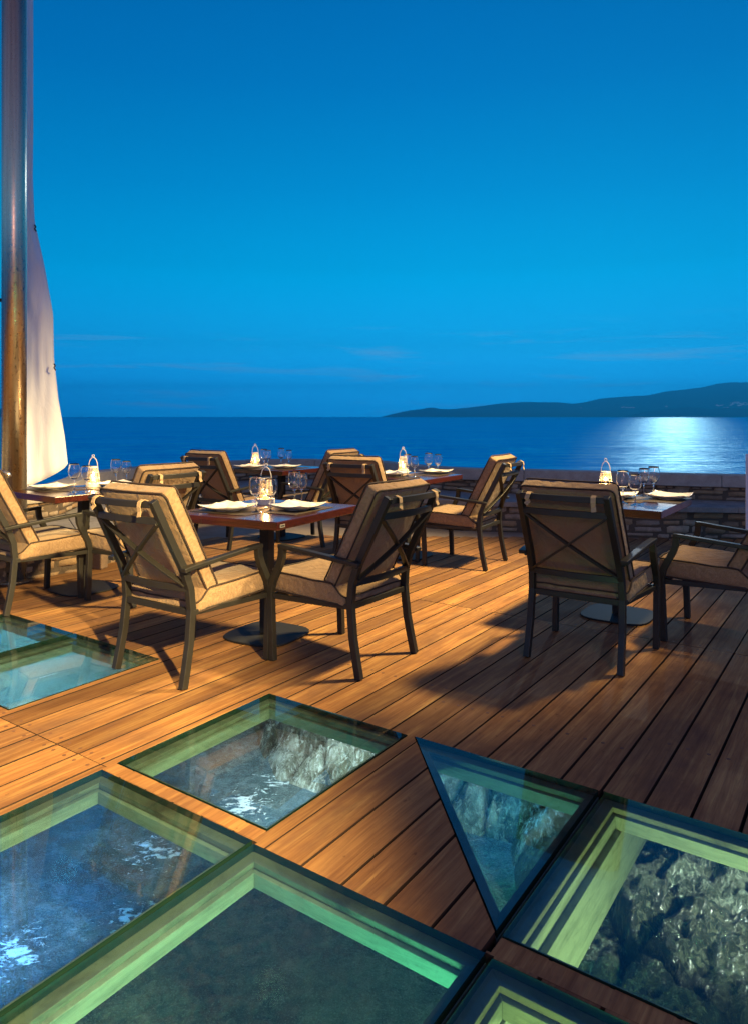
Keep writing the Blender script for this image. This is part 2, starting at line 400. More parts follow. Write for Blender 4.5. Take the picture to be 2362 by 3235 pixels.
def rock_mat():
    m, t, b = mat('wet_rock')
    tc = t.a('ShaderNodeTexCoord').outputs['Object']
    n = t.noise(tc, 5, 8, .7, .5); n2 = t.noise(t.mapping(tc, (1, 1, .5)), 34, 7, .75, .7)
    alg = t.noise(tc, 1.6, 4, .6, .4)
    c = t.ramp(n, [(.34, (.016, .016, .011)), (.5, (.07, .07, .055)), (.68, (.26, .26, .23))])
    c = t.mix(t.ramp(alg, [(.42, (0, 0, 0)), (.62, (.75, .75, .75))]), c, (.035, .034, .016))
    c = t.mix(t.ramp(n2, [(.5, (0, 0, 0)), (.72, (1, 1, 1))]), c, (.42, .43, .42))
    ra = t.a('ShaderNodeAttribute', attribute_name='rnd'); rsp = t.a('ShaderNodeSeparateColor'); t.link(ra.outputs['Color'], rsp.inputs[0])
    c = t.mix(1.0, c, t.ramp(rsp.outputs[1], [(0, (.35, .33, .25)), (.5, (.8, .82, .75)), (1, (1.5, 1.45, 1.4))]), 'MULTIPLY')
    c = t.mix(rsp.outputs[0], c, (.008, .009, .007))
    t.link(c, b.inputs['Base Color']); b.inputs['Roughness'].default_value = .20
    b.inputs['Specular IOR Level'].default_value = 1.0
    t.link(t.bump(t.math('ADD', t.math('MULTIPLY', n2, .7), t.math('MULTIPLY', t.noise(tc, 100, 5, .7), .5)), 1.0, .045), b.inputs['Normal']); return m
M['rock'] = rock_mat()

def sea_mat():
    m = bpy.data.materials.new('sea_water'); m.use_nodes = True; t = NT(m.node_tree); t.n.clear()
    tc = t.a('ShaderNodeTexCoord').outputs['Object']
    big = t.noise(t.mapping(tc, (.02, .09, 1)), 1, 5, .6)
    h1 = t.noise(t.mapping(tc, (.55, 1.3, 1), rot=(0, 0, R(-8))), 1.0, 7, .62, .3)
    h2 = t.noise(t.mapping(tc, (.10, .32, 1)), 1.0, 4, .55)
    h3 = t.noise(t.mapping(tc, (2.6, 6.0, 1), rot=(0, 0, R(5))), 1.0, 5, .6, .4)
    nb = t.bump(t.math('ADD', t.math('ADD', t.math('MULTIPLY', h1, .55), h2), t.math('MULTIPLY', h3, .22)), 1.0, .15)
    df = t.a('ShaderNodeBsdfDiffuse')
    t.link(t.mix(t.ramp(big, [(.35, (0, 0, 0)), (.7, (1, 1, 1))]), (.0, .40, .84), (.0, .50, .94)), df.inputs['Color'])
    gl = t.a('ShaderNodeBsdfGlossy', distribution='BECKMANN'); gl.inputs['Roughness'].default_value = .315
    gl.inputs['Color'].default_value = (.42, .76, .84, 1); t.link(nb, gl.inputs['Normal'])
    mx = t.a('ShaderNodeMixShader')
    fl = t.math('ADD', t.math('MULTIPLY', t.noise(t.mapping(tc, (.9, 4.2, 1)), 1.0, 4, .65, .3), .55), t.math('MULTIPLY', t.noise(t.mapping(tc, (.12, 1.1, 1)), 1.0, 4, .6), .45))
    t.link(t.ramp(fl, [(.40, (.08, .08, .08)), (.50, (.28, .28, .28)), (.60, (.85, .85, .85))]), mx.inputs[0])
    t.link(df.outputs[0], mx.inputs[1]); t.link(gl.outputs[0], mx.inputs[2])
    o = t.a('ShaderNodeOutputMaterial'); t.link(mx.outputs[0], o.inputs[0]); return m
M['sea'] = sea_mat()
def pool_mat():
    m, t, b = mat('lit_water')
    tc = t.a('ShaderNodeTexCoord').outputs['Object']
    n = t.noise(tc, 2.4, 7, .65, .6); n2 = t.noise(tc, 11, 7, .7, .5); n3 = t.noise(tc, 38, 6, .7, 1.2)
    c = t.ramp(n, [(.32, (.012, .028, .034)), (.52, (.05, .09, .105)), (.72, (.13, .19, .21))])
    c = t.mix(t.math('MULTIPLY', t.ramp(n2, [(.47, (0, 0, 0)), (.66, (1, 1, 1))]), .55), c, (.22, .27, .29))
    c = t.mix(t.math('MULTIPLY', t.ramp(n3, [(.50, (0, 0, 0)), (.64, (1, 1, 1))]), .5), c, (.012, .02, .024))
    # foam floats in a few patches
    foam = None
    for (x, y, r) in ((-1.20, 3.98, .36), (-1.16, 3.42, .26), (-1.62, 3.22, .30), (-.80, 4.45, .36), (-.62, 4.75, .25), (-2.9, 5.9, .7), (-2.3, 5.6, .5)):
        vd = t.a('ShaderNodeVectorMath', operation='DISTANCE'); t.link(tc, vd.inputs[0]); vd.inputs[1].default_value = (x, y, 0)
        d = t.math('SUBTRACT', 1.0, t.math('DIVIDE', vd.outputs['Value'], r), clamp=True)
        foam = d if foam is None else t.math('MAXIMUM', foam, d)
    fn = t.math('ADD', t.math('MULTIPLY', t.noise(t.mapping(tc, (1, 1.6, 1)), 13, 6, .66, 1.0), .72), t.math('MULTIPLY', n3, .28))
    fm = t.ramp(t.math('ADD', fn, t.math('MULTIPLY', foam, .22)), [(.665, (0, 0, 0)), (.73, (1, 1, 1))])
    fm = t.math('MULTIPLY', fm, t.math('MULTIPLY', foam, 5, clamp=True))
    n4 = t.noise(tc, 120, 5, .75, .6)
    c = t.mix(t.math('MULTIPLY', t.ramp(n4, [(.50, (0, 0, 0)), (.66, (1, 1, 1))]), .55), c, (.30, .36, .38))
    c = t.mix(fm, c, (.80, .84, .86))
    t.link(c, b.inputs['Base Color']); t.link(t.math('ADD', t.math('MULTIPLY', fm, .6), .06), b.inputs['Roughness'])
    b.inputs['IOR'].default_value = 1.33
    hh = t.math('ADD', t.math('ADD', n2, t.math('MULTIPLY', n3, .45)), t.math('MULTIPLY', fm, .15))
    t.link(t.bump(hh, 1.0, .09), b.inputs['Normal']); return m
M['pool'] = pool_mat()

# ------------------------------------------------------------------ sea, hills
WATER_Z = -1.35
s = MB(); s.add([(-40000, -3000, 0), (40000, -3000, 0), (40000, 45000, 0), (-40000, 45000, 0)], [(0, 1, 2, 3)])
o = s.obj('sea', M['sea'], fix=False); o.location.z = WATER_Z; tag(o, kind='structure')
hm, ht, hb = mat('hazed_hill_scrub')
htc = ht.a('ShaderNodeTexCoord').outputs['Object']
ht.link(ht.ramp(ht.noise(htc, .0012, 8, .65), [(.35, (.030, .070, .095)), (.7, (.09, .13, .15))]), hb.inputs['Base Color'])  # scrub colour tinted blue to carry part of the distance haze
hb.inputs['Roughness'].default_value = 1; hb.inputs['Specular IOR Level'].default_value = 0
M['hill'] = hm
def px2x(px, D): return (px - CX) / FPX * D
def hill(name, D, prof, depth, seed, zs=1.0):
    """ridge: prof = [(px, py)] skyline in photo pixels at distance D"""
    mb = MB(); nx, ny = 160, 22
    xs = [p[0] for p in prof]; ys = [p[1] for p in prof]
    def f(a, b):
        px = xs[0] + (xs[-1] - xs[0]) * a; hgt = (HZ - np.interp(px, xs, ys)) / FPX * D * zs
        x = px2x(px, D); y = D - depth * (1 - b) ** 1.0
        t = b if b <= .8 else (1 - b) / .2 * .8
        prof_ = math.sin(min(1, t / .8) * math.pi / 2) ** 1.25
        ns = mnoise.fractal(Vector((x / 900 + seed, y / 900, 0)), 1.0, 2.1, 6)
        return (x * (y / D), y, hgt * prof_ * (1 + .22 * ns * (1 - prof_ * .8)) - 3)
    mb.grid(f, nx, ny); o = mb.obj(name, M['hill'], smooth=False, fix=False); tag(o, kind='structure'); return o
hill('hill_ridge', 15000, [(1200, 1317), (1235, 1308), (1290, 1297), (1340, 1291), (1358, 1286), (1385, 1291), (1420, 1293), (1480, 1288), (1530, 1282),
                     (1590, 1274), (1640, 1271), (1700, 1272), (1760, 1271), (1810, 1276), (1850, 1270), (1900, 1259), (1960, 1256), (2040, 1250),
                     (2100, 1240), (2160, 1232), (2210, 1228), (2260, 1217), (2310, 1211), (2362, 1210), (2450, 1205), (2600, 1225), (2900, 1262), (3200, 1317)], 2600, 3.1)
hill('headland', 11500, [(1960, 1317), (2010, 1307), (2060, 1297), (2120, 1290), (2180, 1286), (2240, 1292), (2300, 1288), (2362, 1291), (2500, 1284), (2800, 1317)], 1500, 8.4)
hill('far_headland', 14000, [(-400, 1280), (-200, 1272), (-80, 1284), (0, 1290), (12, 1297), (22, 1317)], 900, 5.5)
# hillside town: far too small to count
tm, tt, tb = mat('glowing_houses'); tb.inputs['Base Color'].default_value = (.75, .75, .75, 1)
tb.inputs['Emission Color'].default_value = (.55, .75, 1, 1); tb.inputs['Emission Strength'].default_value = .25  # even glow put into the walls so the houses look lit
mb = MB()
for (px, py, sx, sy, n) in ((1838, 1288, 5, 1.5, 3), (1985, 1286, 22, 2, 16), (2108, 1283, 8, 2, 4), (2280, 1284, 22, 5, 26), (2335, 1276, 30, 6, 50), (2355, 1300, 12, 4, 12)):
    for k in range(n):
        D = 12900 + random.uniform(-150, 150); x = px2x(px + random.uniform(-sx, sx), D); z = CAM_H + (HZ - (py + random.uniform(-sy, sy))) / FPX * D
        mb.box((x, D, z), (random.uniform(6, 13), 8, random.uniform(3.5, 6)))
o = mb.obj('hillside_town', tm); tag(o, 'pale cluster of far-off houses on the dark hillside across the bay', 'town', kind='stuff')

# ------------------------------------------------------------------ water and rocks under the deck
s = MB(); s.add([(-9, -3, 0), (6, -3, 0), (6, 7.2, 0), (-9, 7.2, 0)], [(0, 1, 2, 3)])
o = s.obj('water_under_deck', M['pool'], fix=False); o.location.z = -1.12; tag(o, kind='structure')
# rock slope: a height field of rough boulders right of a winding foot line
foot = [(-1.0, 7.6), (-.98, 6.4), (-.9, 5.54), (-.62, 4.74), (-.30, 4.55), (.5, 4.17), (.82, 4.02), (.76, 3.63), (.80, 3.0), (.86, 2.2), (.9, 1.0), (1.0, -1.5)]
fy = [p[1] for p in foot][::-1]; fx = [p[0] for p in foot][::-1]
rs = np.random.RandomState(4); NP = 420
sites = np.stack([rs.uniform(-1.6, 4.2, NP), rs.uniform(-1.8, 7.8, NP)], 1); sh = rs.uniform(-.5, 1, NP); st = rs.normal(0, .28, (NP, 2))
n1, n2 = 330, 520
X, Y = np.meshgrid(np.linspace(-1.5, 3.9, n1), np.linspace(-1.5, 7.6, n2), indexing='ij')
warpx = np.zeros_like(X); warpy = np.zeros_like(X)
FF = np.zeros_like(X); FF2 = np.zeros_like(X)
for i in range(n1):
    for j in range(n2):
        p = Vector((X[i, j] * 2.2, Y[i, j] * 2.2, 0))
        warpx[i, j] = mnoise.noise(p) * .14; warpy[i, j] = mnoise.noise(p + Vector((9, 3, 1))) * .14
        FF[i, j] = mnoise.fractal(Vector((X[i, j] * 9, Y[i, j] * 9, 3)), .75, 2.1, 5)
        FF2[i, j] = mnoise.noise(Vector((X[i, j] * 34, Y[i, j] * 26, 7)))
P = np.stack([X + warpx, Y + warpy], -1).reshape(-1, 2)
d = np.sqrt(((P[:, None, :] - sites[None]) ** 2).sum(-1)); o2 = np.partition(d, 1, axis=1)[:, :2]; idx = d.argmin(1)
edge = np.clip((o2[:, 1] - o2[:, 0]) / .06, 0, 1); rel = P - sites[idx]
hh = (sh[idx] * .15 + (rel * st[idx]).sum(1)) * 1.0 + edge ** .5 * .11 - .10
hh = hh.reshape(n1, n2)
D = X - np.interp(Y, fy, fx)
dd = np.where(Y > 4.4, np.minimum(D, 9), D)
slope = np.clip(dd, -1, 3); Z = -1.06 + np.where(slope > 0, .40 * slope ** .8, slope * 1.5) + (hh + FF * .055 + FF2 * .014) * np.clip(slope * 4 + .4, 0, 1)
Z = np.minimum(Z, -.34)
mb = MB(); mb.v = [(float(a), float(b), float(c)) for a, b, c in zip(X.ravel(), Y.ravel(), Z.ravel())]
keep = D > -.55
for i in range(n1 - 1):
    for j in range(n2 - 1):
        if keep[i, j]: mb.f.append((i * n2 + j, (i + 1) * n2 + j, (i + 1) * n2 + j + 1, i * n2 + j + 1)); mb.m.append(0)
o = mb.obj('rocky_shore', M['rock'], smooth=True, fix=False)
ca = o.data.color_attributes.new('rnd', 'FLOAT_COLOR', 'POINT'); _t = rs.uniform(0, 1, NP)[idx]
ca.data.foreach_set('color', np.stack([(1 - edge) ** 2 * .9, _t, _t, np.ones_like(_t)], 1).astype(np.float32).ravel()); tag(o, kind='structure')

# ------------------------------------------------------------------ deck planks (local u, w frame)
def clip(poly, a, b, c):       # keep a*x+b*y<=c
    out = []
    for i, p in enumerate(poly):
        q = poly[(i + 1) % len(poly)]; dp = a * p[0] + b * p[1] - c; dq = a * q[0] + b * q[1] - c
        if dp <= 0: out.append(p)
        if (dp < 0 < dq) or (dq < 0 < dp):
            t = dp / (dp - dq); out.append((p[0] + (q[0] - p[0]) * t, p[1] + (q[1] - p[1]) * t))
    return out
def area(p): return abs(sum(p[i][0] * p[(i + 1) % len(p)][1] - p[(i + 1) % len(p)][0] * p[i][1] for i in range(len(p)))) / 2 if len(p) > 2 else 0
def subtract(polys, hole):     # hole: convex, counter-clockwise
    for_out = []
    for p in polys:
        rest = p
        for i in range(len(hole)):
            h0, h1 = hole[i], hole[(i + 1) % len(hole)]
            nx, ny = (h1[1] - h0[1]), -(h1[0] - h0[0])          # outward normal
            c = nx * h0[0] + ny * h0[1]
            outp = clip(rest, -nx, -ny, -c)                      # outside part
            if area(outp) > 1e-5: for_out.append(outp)
            rest = clip(rest, nx, ny, c)
            if area(rest) < 1e-6: break
    return for_out
def ccw(p):
    a = sum(p[i][0] * p[(i + 1) % len(p)][1] - p[(i + 1) % len(p)][0] * p[i][1] for i in range(len(p)))
    return p if a > 0 else p[::-1]
def rect(u0, u1, w0, w1): return [(u0, w0), (u1, w0), (u1, w1), (u0, w1)]
PANELS = [  # u0,u1,w0,w1,label
    (1.625, 2.449, 3.877, 4.635, 'sky-reflecting glass floor panel at the left border, behind the turquoise one', None),
    (1.642, 2.452, 3.093, 3.868, 'turquoise-lit glass floor panel under the back leg of the near left chair', None),
    (1.622, 2.434, 1.538, 2.295, 'square glass floor panel alone in mid-deck, showing bright rough rock and grey water', None),
    (.735, 1.562, 1.534, 2.297, 'large glass floor panel at the lower left showing deep blue water with white foam', None),
    (.735, 1.552, .757, 1.526, 'large glass floor panel at the bottom centre with a bright green inner beam over dark water', None),
    (1.620, 2.450, -.01, .757, 'glass floor panel on the right with a lime-lit inner board above wet rocks', None),
    (.735, 1.546, -.01, .744, 'yellow-green framed glass floor panel cut by the bottom border below the lime-lit one', None),
]
TRI = [(2.440, 1.513), (2.449, .773), (1.622, .768)]
HOLES = [ccw(rect(*p[:4])) for p in PANELS] + [ccw(TRI)]
SLOTS = [rect(.735, 1.563, 1.522, 1.538), rect(.735, 1.553, .740, .761), rect(1.56, 2.455, .753, .776), rect(1.60, 2.455, 3.864, 3.881)]
CROSS = [rect(1.566, 1.620, 1.540, 2.300), rect(1.556, 1.617, -.01, .752)]   # boards laid across
PITCH, GAP = .1425, .0085
WK = [.769 + PITCH * k for k in range(-40, 56)]
def Yb(x):   # where the planks stop at the stone floor
    return float(np.interp(x, [-9, -3.2, -2.75, -2.35, -1.9, -1.2, 2, 9], [5.0, 5.2, 5.75, 6.4, 7.5, 7.75, 7.6, 7.2]))
mb = MB(); cols = []
plugs = MB()
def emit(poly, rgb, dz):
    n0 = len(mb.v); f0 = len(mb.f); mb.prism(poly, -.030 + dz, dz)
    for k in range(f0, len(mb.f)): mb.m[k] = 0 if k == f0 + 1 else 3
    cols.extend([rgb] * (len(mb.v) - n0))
JT = [-5, -1.13, 1.583, 4.29, 7.0, 9.7, 12.4]
for wi, w0 in enumerate(WK):
    w1 = w0 + PITCH
    for ji in range(len(JT) - 1):
        u0, u1 = JT[ji], JT[ji + 1]
        if .70 < w0 < 1.50: u0, u1 = (1.30 if u0 == 1.583 else u0), (1.30 if u1 == 1.583 else u1)
        xm = uvw(u0, w0); 
        if xm.x > 7 or xm.x < -8 or xm.y > 9.5: continue
        rgb = (random.random(), random.random(), random.random()); dz = random.uniform(-.0012, .0006)
        g = GAP * random.uniform(.7, 1.5)
        p = rect(u0 + .002, u1 - .002, w0 + g / 2, w1 - g / 2)
        # clip far end against the stone floor line (local tangent)
        if u1 > 4.3:
            ue = u0
            while ue < u1 and uvw(ue, (w0 + w1) / 2).y < Yb(uvw(ue, (w0 + w1) / 2).x): ue += .02
            if ue <= u0 + .02: continue
            if ue < u1: p = rect(u0 + .002, ue, w0 + g / 2, w1 - g / 2)
        ps = [p]
        for h in HOLES + [ccw(c) for c in CROSS + SLOTS]: ps = subtract(ps, h)
        for q in ps: emit(q, rgb, dz)
        for uu in (u0 + .035, u1 - .035, (u0 + u1) / 2 + .02):
            for ww in (w0 + .034, w1 - .034):
                pt = (uu + random.uniform(-.004, .004), ww)
                if any(area(clip(clip(clip(clip(h, 1, 0, pt[0] + .02), -1, 0, -pt[0] + .02), 0, 1, pt[1] + .02), 0, -1, -pt[1] + .02)) > 1e-6 for h in HOLES + CROSS): continue
                if uvw(*pt).y > Yb(uvw(*pt).x) - .1 or uvw(*pt).y > 7.5: continue
                plugs.prism([(pt[0] + .0075 * math.cos(a * math.pi / 6), pt[1] + .0075 * math.sin(a * math.pi / 6)) for a in range(12)], dz - .001, dz + .0008)
for c in CROSS: emit(ccw(c), (random.random(), .75, .3), 0.0)
# dark sheet added under the planks so the gaps look black
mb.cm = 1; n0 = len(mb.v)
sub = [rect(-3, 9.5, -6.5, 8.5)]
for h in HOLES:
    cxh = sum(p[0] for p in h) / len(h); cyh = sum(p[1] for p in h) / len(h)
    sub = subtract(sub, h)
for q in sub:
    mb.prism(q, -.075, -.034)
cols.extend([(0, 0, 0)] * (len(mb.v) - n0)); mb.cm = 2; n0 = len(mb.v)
mb.add(plugs.v, plugs.f); cols.extend([(0, 0, 0)] * (len(mb.v) - n0))
M['edge'] = simple('shaded_plank_side', (.028, .013, .008), .9)  # side faces coloured dark to put shade into the plank gaps
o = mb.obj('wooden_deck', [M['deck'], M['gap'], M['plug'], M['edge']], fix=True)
ca = o.data.color_attributes.new('rnd', 'FLOAT_COLOR', 'POINT'); ca.data.foreach_set('color', np.array([(*c, 1) for c in cols], dtype=np.float32).ravel())
o.matrix_world = DECK; tag(o, kind='structure')

# ------------------------------------------------------------------ glass floor panels
def ring(mb, outer, inner, z0, z1, mats=None):
    n = len(outer)
    for i in range(n):
        j = (i + 1) % n; a, b, c, d_ = outer[i], outer[j], inner[j], inner[i]
        mb.add([(*a, z0), (*b, z0), (*c, z0), (*d_, z0), (*a, z1), (*b, z1), (*c, z1), (*d_, z1)],
               [(0, 3, 2, 1), (4, 5, 6, 7), (0, 1, 5, 4), (2, 3, 7, 6), (1, 2, 6, 5), (3, 0, 4, 7)])
def inset(poly, d_):
    poly = ccw(poly); n = len(poly); out = []
    for i in range(n):
        p0, p1, p2 = Vector(poly[i - 1]), Vector(poly[i]), Vector(poly[(i + 1) % n])
        e1 = (p1 - p0).normalized(); e2 = (p2 - p1).normalized(); n1_ = Vector((-e1.y, e1.x)); n2_ = Vector((-e2.y, e2.x))
        m_ = (n1_ + n2_); m_ = m_ / max(.15, m_.dot(n1_)) * 1.0
        q = p1 + m_ * d_; out.append((q.x, q.y))
    return out
def make_panel(poly, label, zt=.004):
    cu = sum(p[0] for p in poly) / len(poly); cw = sum(p[1] for p in poly) / len(poly)
    c = uvw(cu, cw, 0)
    root = empty('glass_floor_panel', c, R(90) - UA, label, 'floor panel', 'glass floor panels in the deck')
    P_ = ccw([(p[0] - cu, p[1] - cw) for p in poly])
    g = MB(); q = inset(P_, .004); g.prism(q, -.019, zt - .001)
    g.m = [1 if (i >= 2) else 0 for i in range(len(g.f))]
    g.obj('glass_pane', [M['pane'], M['pane_edge']], root, bevel=0)
    a = MB(); ring(a, inset(P_, .002), inset(P_, .040), -.040, -.021); a.obj('ledge', M['ledge'], root, bevel=.002)
    b = MB(); ring(b, inset(P_, .001), inset(P_, .052), -.086, -.043); b.obj('inner_beam', M['beam'], root, bevel=.002)
    return root
roots = [make_panel(rect(*p[:4]), p[4]) for p in PANELS]
tri_root = make_panel(TRI, 'triangular glass floor panel with blue frame above sparkling dark rock')
# deeper boards hanging below the left beams of the two lit openings
def board(root, p, u0, u1, w, z0, z1):
    pu, pw = (p[0] + p[1]) / 2, (p[2] + p[3]) / 2
    m_ = MB(); m_.box(((u0 + u1) / 2 - pu, w - pw, (z0 + z1) / 2), ((u1 - u0) / 2, .012, (z1 - z0) / 2)); m_.obj('side_board', M['beam'], root, bevel=.002)
board(roots[5], PANELS[5], 1.30, 3.05, .757 - .060, -.27, -.088)
board(roots[6], PANELS[6], .30, 1.28, .744 - .062, -.30, -.088)

# ------------------------------------------------------------------ stone paving, bench wall, parapet
front = [(-3.6, 4.75), (-3.1, 5.20), (-2.61, 5.69), (-2.30, 6.14), (-2.12, 7.0), (-2.12, 8.2), (-1.98, 9.1), (-1.5, 9.75), (-.9, 9.86), (-.2, 9.45), (.30, 8.75),
         (.66, 8.30), (1.1, 8.12), (1.82, 7.95), (2.76, 7.65), (3.94, 7.50), (6.5, 7.1)]
back = [(-4.2, 5.9), (-3.55, 6.3), (-3.22, 6.85), (-3.30, 7.6), (-3.44, 8.3), (-3.22, 9.25), (-2.95, 9.8), (-2.30, 10.6), (-1.60, 11.1), (-.85, 11.1), (0, 10.85), (.40, 10.3),
        (.85, 9.55), (1.38, 9.15), (1.9, 9.0), (2.59, 8.75), (4.26, 8.17), (6.5, 7.75)]
def spline(pts, n):
    P_ = [Vector(p) for p in pts]; P_ = [P_[0] * 2 - P_[1]] + P_ + [P_[-1] * 2 - P_[-2]]; out = []
    for i in range(1, len(P_) - 2):
        for k in range(n):
            t = k / n; a, b, c, d_ = P_[i - 1:i + 3]
            out.append(.5 * ((2 * b) + (c - a) * t + (2 * a - 5 * b + 4 * c - d_) * t * t + (3 * b - a - 3 * c + d_) * t ** 3))
    out.append(P_[-2]); return out
F_ = spline(front, 8); B_ = spline(back, 8)
def resample(P_, n):
    L = [0]
    for a, b in zip(P_, P_[1:]): L.append(L[-1] + (b - a).length)
    t = np.linspace(0, L[-1], n); xs = np.interp(t, L, [p.x for p in P_]); ys = np.interp(t, L, [p.y for p in P_]); return [Vector((x, y)) for x, y in zip(xs, ys)], L[-1]
FR, FL_ = resample(F_, 200); BK, BL_ = resample(B_, 200)
def normals(P_):
    out = []
    for i in range(len(P_)):
        t = (P_[min(i + 1, len(P_) - 1)] - P_[max(i - 1, 0)]).normalized(); out.append(Vector((-t.y, t.x)))   # to the left of travel = seaward
    return out
FN, BN = normals(FR), normals(BK)
def band(mb, A, B, z0, z1):   # closed strip between two plan polylines
    n = len(A); vs = []
    for a, b in zip(A, B): vs += [(a.x, a.y, z0), (b.x, b.y, z0), (b.x, b.y, z1), (a.x, a.y, z1)]
    fs = []
    for i in range(n - 1):
        for q in range(4): fs.append((i * 4 + q, i * 4 + (q + 1) % 4, (i + 1) * 4 + (q + 1) % 4, (i + 1) * 4 + q))
    fs += [(0, 1, 2, 3), tuple((n - 1) * 4 + q for q in range(4))]
    mb.add(vs, fs)
# paving: quay block under the wall
mb = MB(); band(mb, [Vector((p.x + (.12 if p.y < 8.5 and p.x < -1.9 else 0), min(p.y - 1.3, 6.9) if p.x > -1.9 else min(p.y - .08, 7.2))) for p in FR], [p + n_ * .2 for p, n_ in zip(BK, BN)], -1.4, -.020)
o = mb.obj('stone_paving', M['paving']); tag(o, kind='structure')
SW = empty('sea_wall', (0, 0, 0), 0, 'curved low stone wall with bench ledge and concrete coping before the sea', 'wall')
mb = MB(); band(mb, [p + n_ * .05 for p, n_ in zip(FR, FN)], [p + n_ * .02 for p, n_ in zip(BK, BN)], -.019, .27)
band(mb, [p - n_ * .17 for p, n_ in zip(BK, BN)], [p - n_ * .02 for p, n_ in zip(BK, BN)], .27, .48)
mb.obj('core', M['mortar'], SW)
# coping slab of the bench, in lengths
def lengths(mb, A, B, z0, z1, seg, jit=.006, cols=None):
    i = 0; n = len(A)
    while i < n - 1:
        k = min(n - 1, i + seg + random.randint(-1, 2)); dz = random.uniform(-jit, jit)
        a = [Vector(p) for p in A[i:k + 1]]; b = [Vector(p) for p in B[i:k + 1]]
        a[0] = a[0].lerp(a[1], .03); b[0] = b[0].lerp(b[1], .03); band(mb, a, b, z0, z1 + dz); i = k
mb = MB(); lengths(mb, [p - n_ * .03 for p, n_ in zip(FR, FN)], [p - n_ * .12 for p, n_ in zip(BK, BN)], .272, .330, 11)
mb.obj('bench_ledge', M['bench'], SW, bevel=.008)
mb = MB(); lengths(mb, [p - n_ * .24 for p, n_ in zip(BK, BN)], [p for p in BK], .49, .63, 15, .004)
mb.obj('coping', M['cap'], SW, bevel=.010)
# individual stones in the front face and in the recess under the coping
def stones(name, A, N, L, z0, z1, depth, hmin, hmax, lmin, lmax):
    mb = MB(); cols = []
    cum = [0]
    for a, b in zip(A, A[1:]): cum.append(cum[-1] + (b - a).length)
    ax = [p.x for p in A]; ay = [p.y for p in A]; nx = [p.x for p in N]; ny = [p.y for p in N]
    def at(sv): return Vector((np.interp(sv, cum, ax), np.interp(sv, cum, ay))), Vector((np.interp(sv, cum, nx), np.interp(sv, cum, ny)))
    z = z0
    while z < z1 - .02:
        h = min(random.uniform(hmin, hmax), z1 - z); sv = random.uniform(0, .2)
        while sv < L - .05:
            l = random.uniform(lmin, lmax) * (1 if h > .05 else .5); e = min(L, sv + l)
            p0, n0_ = at(sv + .004); p1, n1_ = at(e - .004); out = random.uniform(.008, .03)
            zz0, zz1 = z + random.uniform(-.010, .012), z + h + random.uniform(-.014, .008)
            t = (p1 - p0); vs = []
            # rounded face: 5x4 grid pushed out
            nu, nv = 5, 4
            for iu in range(nu + 1):
                for iv in range(nv + 1):
                    a, b = iu / nu, iv / nv; r_ = (1 - (2 * a - 1) ** 8) * (1 - (2 * b - 1) ** 8)
                    q = p0 + t * a; nn = n0_.lerp(n1_, a); pr = -out * r_ + depth * (1 - min(1, r_ * 4)) * .35 + random.uniform(-.003, .003)
                    zq = zz0 + (zz1 - zz0) * b + random.uniform(-.003, .003)
                    vs.append((q.x + nn.x * pr, q.y + nn.y * pr, zq))
            n0 = len(mb.v); fs = [(i * (nv + 1) + j, (i + 1) * (nv + 1) + j, (i + 1) * (nv + 1) + j + 1, i * (nv + 1) + j + 1) for i in range(nu) for j in range(nv)]
            mb.add(vs, fs); c = (random.random(), random.random(), random.random()); cols.extend([c] * (len(mb.v) - n0)); sv = e
        z += h
    o = mb.obj(name, M['stone'], SW, smooth=True, fix=False)
    ca = o.data.color_attributes.new('rnd', 'FLOAT_COLOR', 'POINT'); ca.data.foreach_set('color', np.array([(*c, 1) for c in cols], dtype=np.float32).ravel())
    return o
stones('stone_facing', [p + n_ * .045 for p, n_ in zip(FR, FN)], FN, FL_, -.015, .27, .05, .05, .13, .13, .38)
stones('recess_stones', [p - n_ * .175 for p, n_ in zip(BK, BN)], BN, BL_, .335, .488, .04, .04, .08, .12, .4)
# warm-lit square block leaning at the foot of the wall by the left table
bl = MB(); bl.box((0, 0, .125), (.075, .05, .125)); o = bl.obj('stone_block', M['stone'], bevel=.012)
o.location = (-2.34, 6.05, -.001); o.rotation_euler = (0, 0, R(-12)); tag(o, 'small upright sandstone block at the wall foot behind the left table', 'stone block')

# ------------------------------------------------------------------ chairs
def post_y(z): return float(np.interp(z, [0, .18, .36, .46, .56, .89], [-.272, -.232, -.213, -.222, -.258, -.428]))
def post_x(z): return float(np.interp(z, [0, .36, .89], [.246, .238, .222]))
LEAN = math.atan2(.428 - .258, .89 - .56)
def rounded_slab(hx, hy, hz, r, nx, ny, nz):
    """surface points of a rounded box as a list of (pt, normal) grids"""
    faces = []
    def pt(x, y, z):
        p = Vector((x, y, z)); q = Vector((max(-hx + r, min(hx - r, x)), max(-hy + r, min(hy - r, y)), max(-hz + r, min(hz - r, z))))
        d_ = p - q
        return q + d_.normalized() * r if d_.length > 1e-9 else p
    mb = MB()
    def lin(h, n): return [-h + 2 * h * i / n for i in range(n + 1)]
    for sgn in (-1, 1):
        mb.grid(lambda a, b: pt(-hx + 2 * hx * a, -hy + 2 * hy * b, sgn * hz), nx, ny, flip=sgn < 0)
        mb.grid(lambda a, b: pt(-hx + 2 * hx * a, sgn * hy, -hz + 2 * hz * b), nx, nz, flip=sgn > 0)
        mb.grid(lambda a, b: pt(sgn * hx, -hy + 2 * hy * a, -hz + 2 * hz * b), ny, nz, flip=sgn < 0)
    return mb
def weld(o, d_=.0004):
    md = o.modifiers.new('weld', 'WELD'); md.merge_threshold = d_
def fz(x, y, z, s_): return mnoise.noise(Vector((x * s_, y * s_, z * s_)))
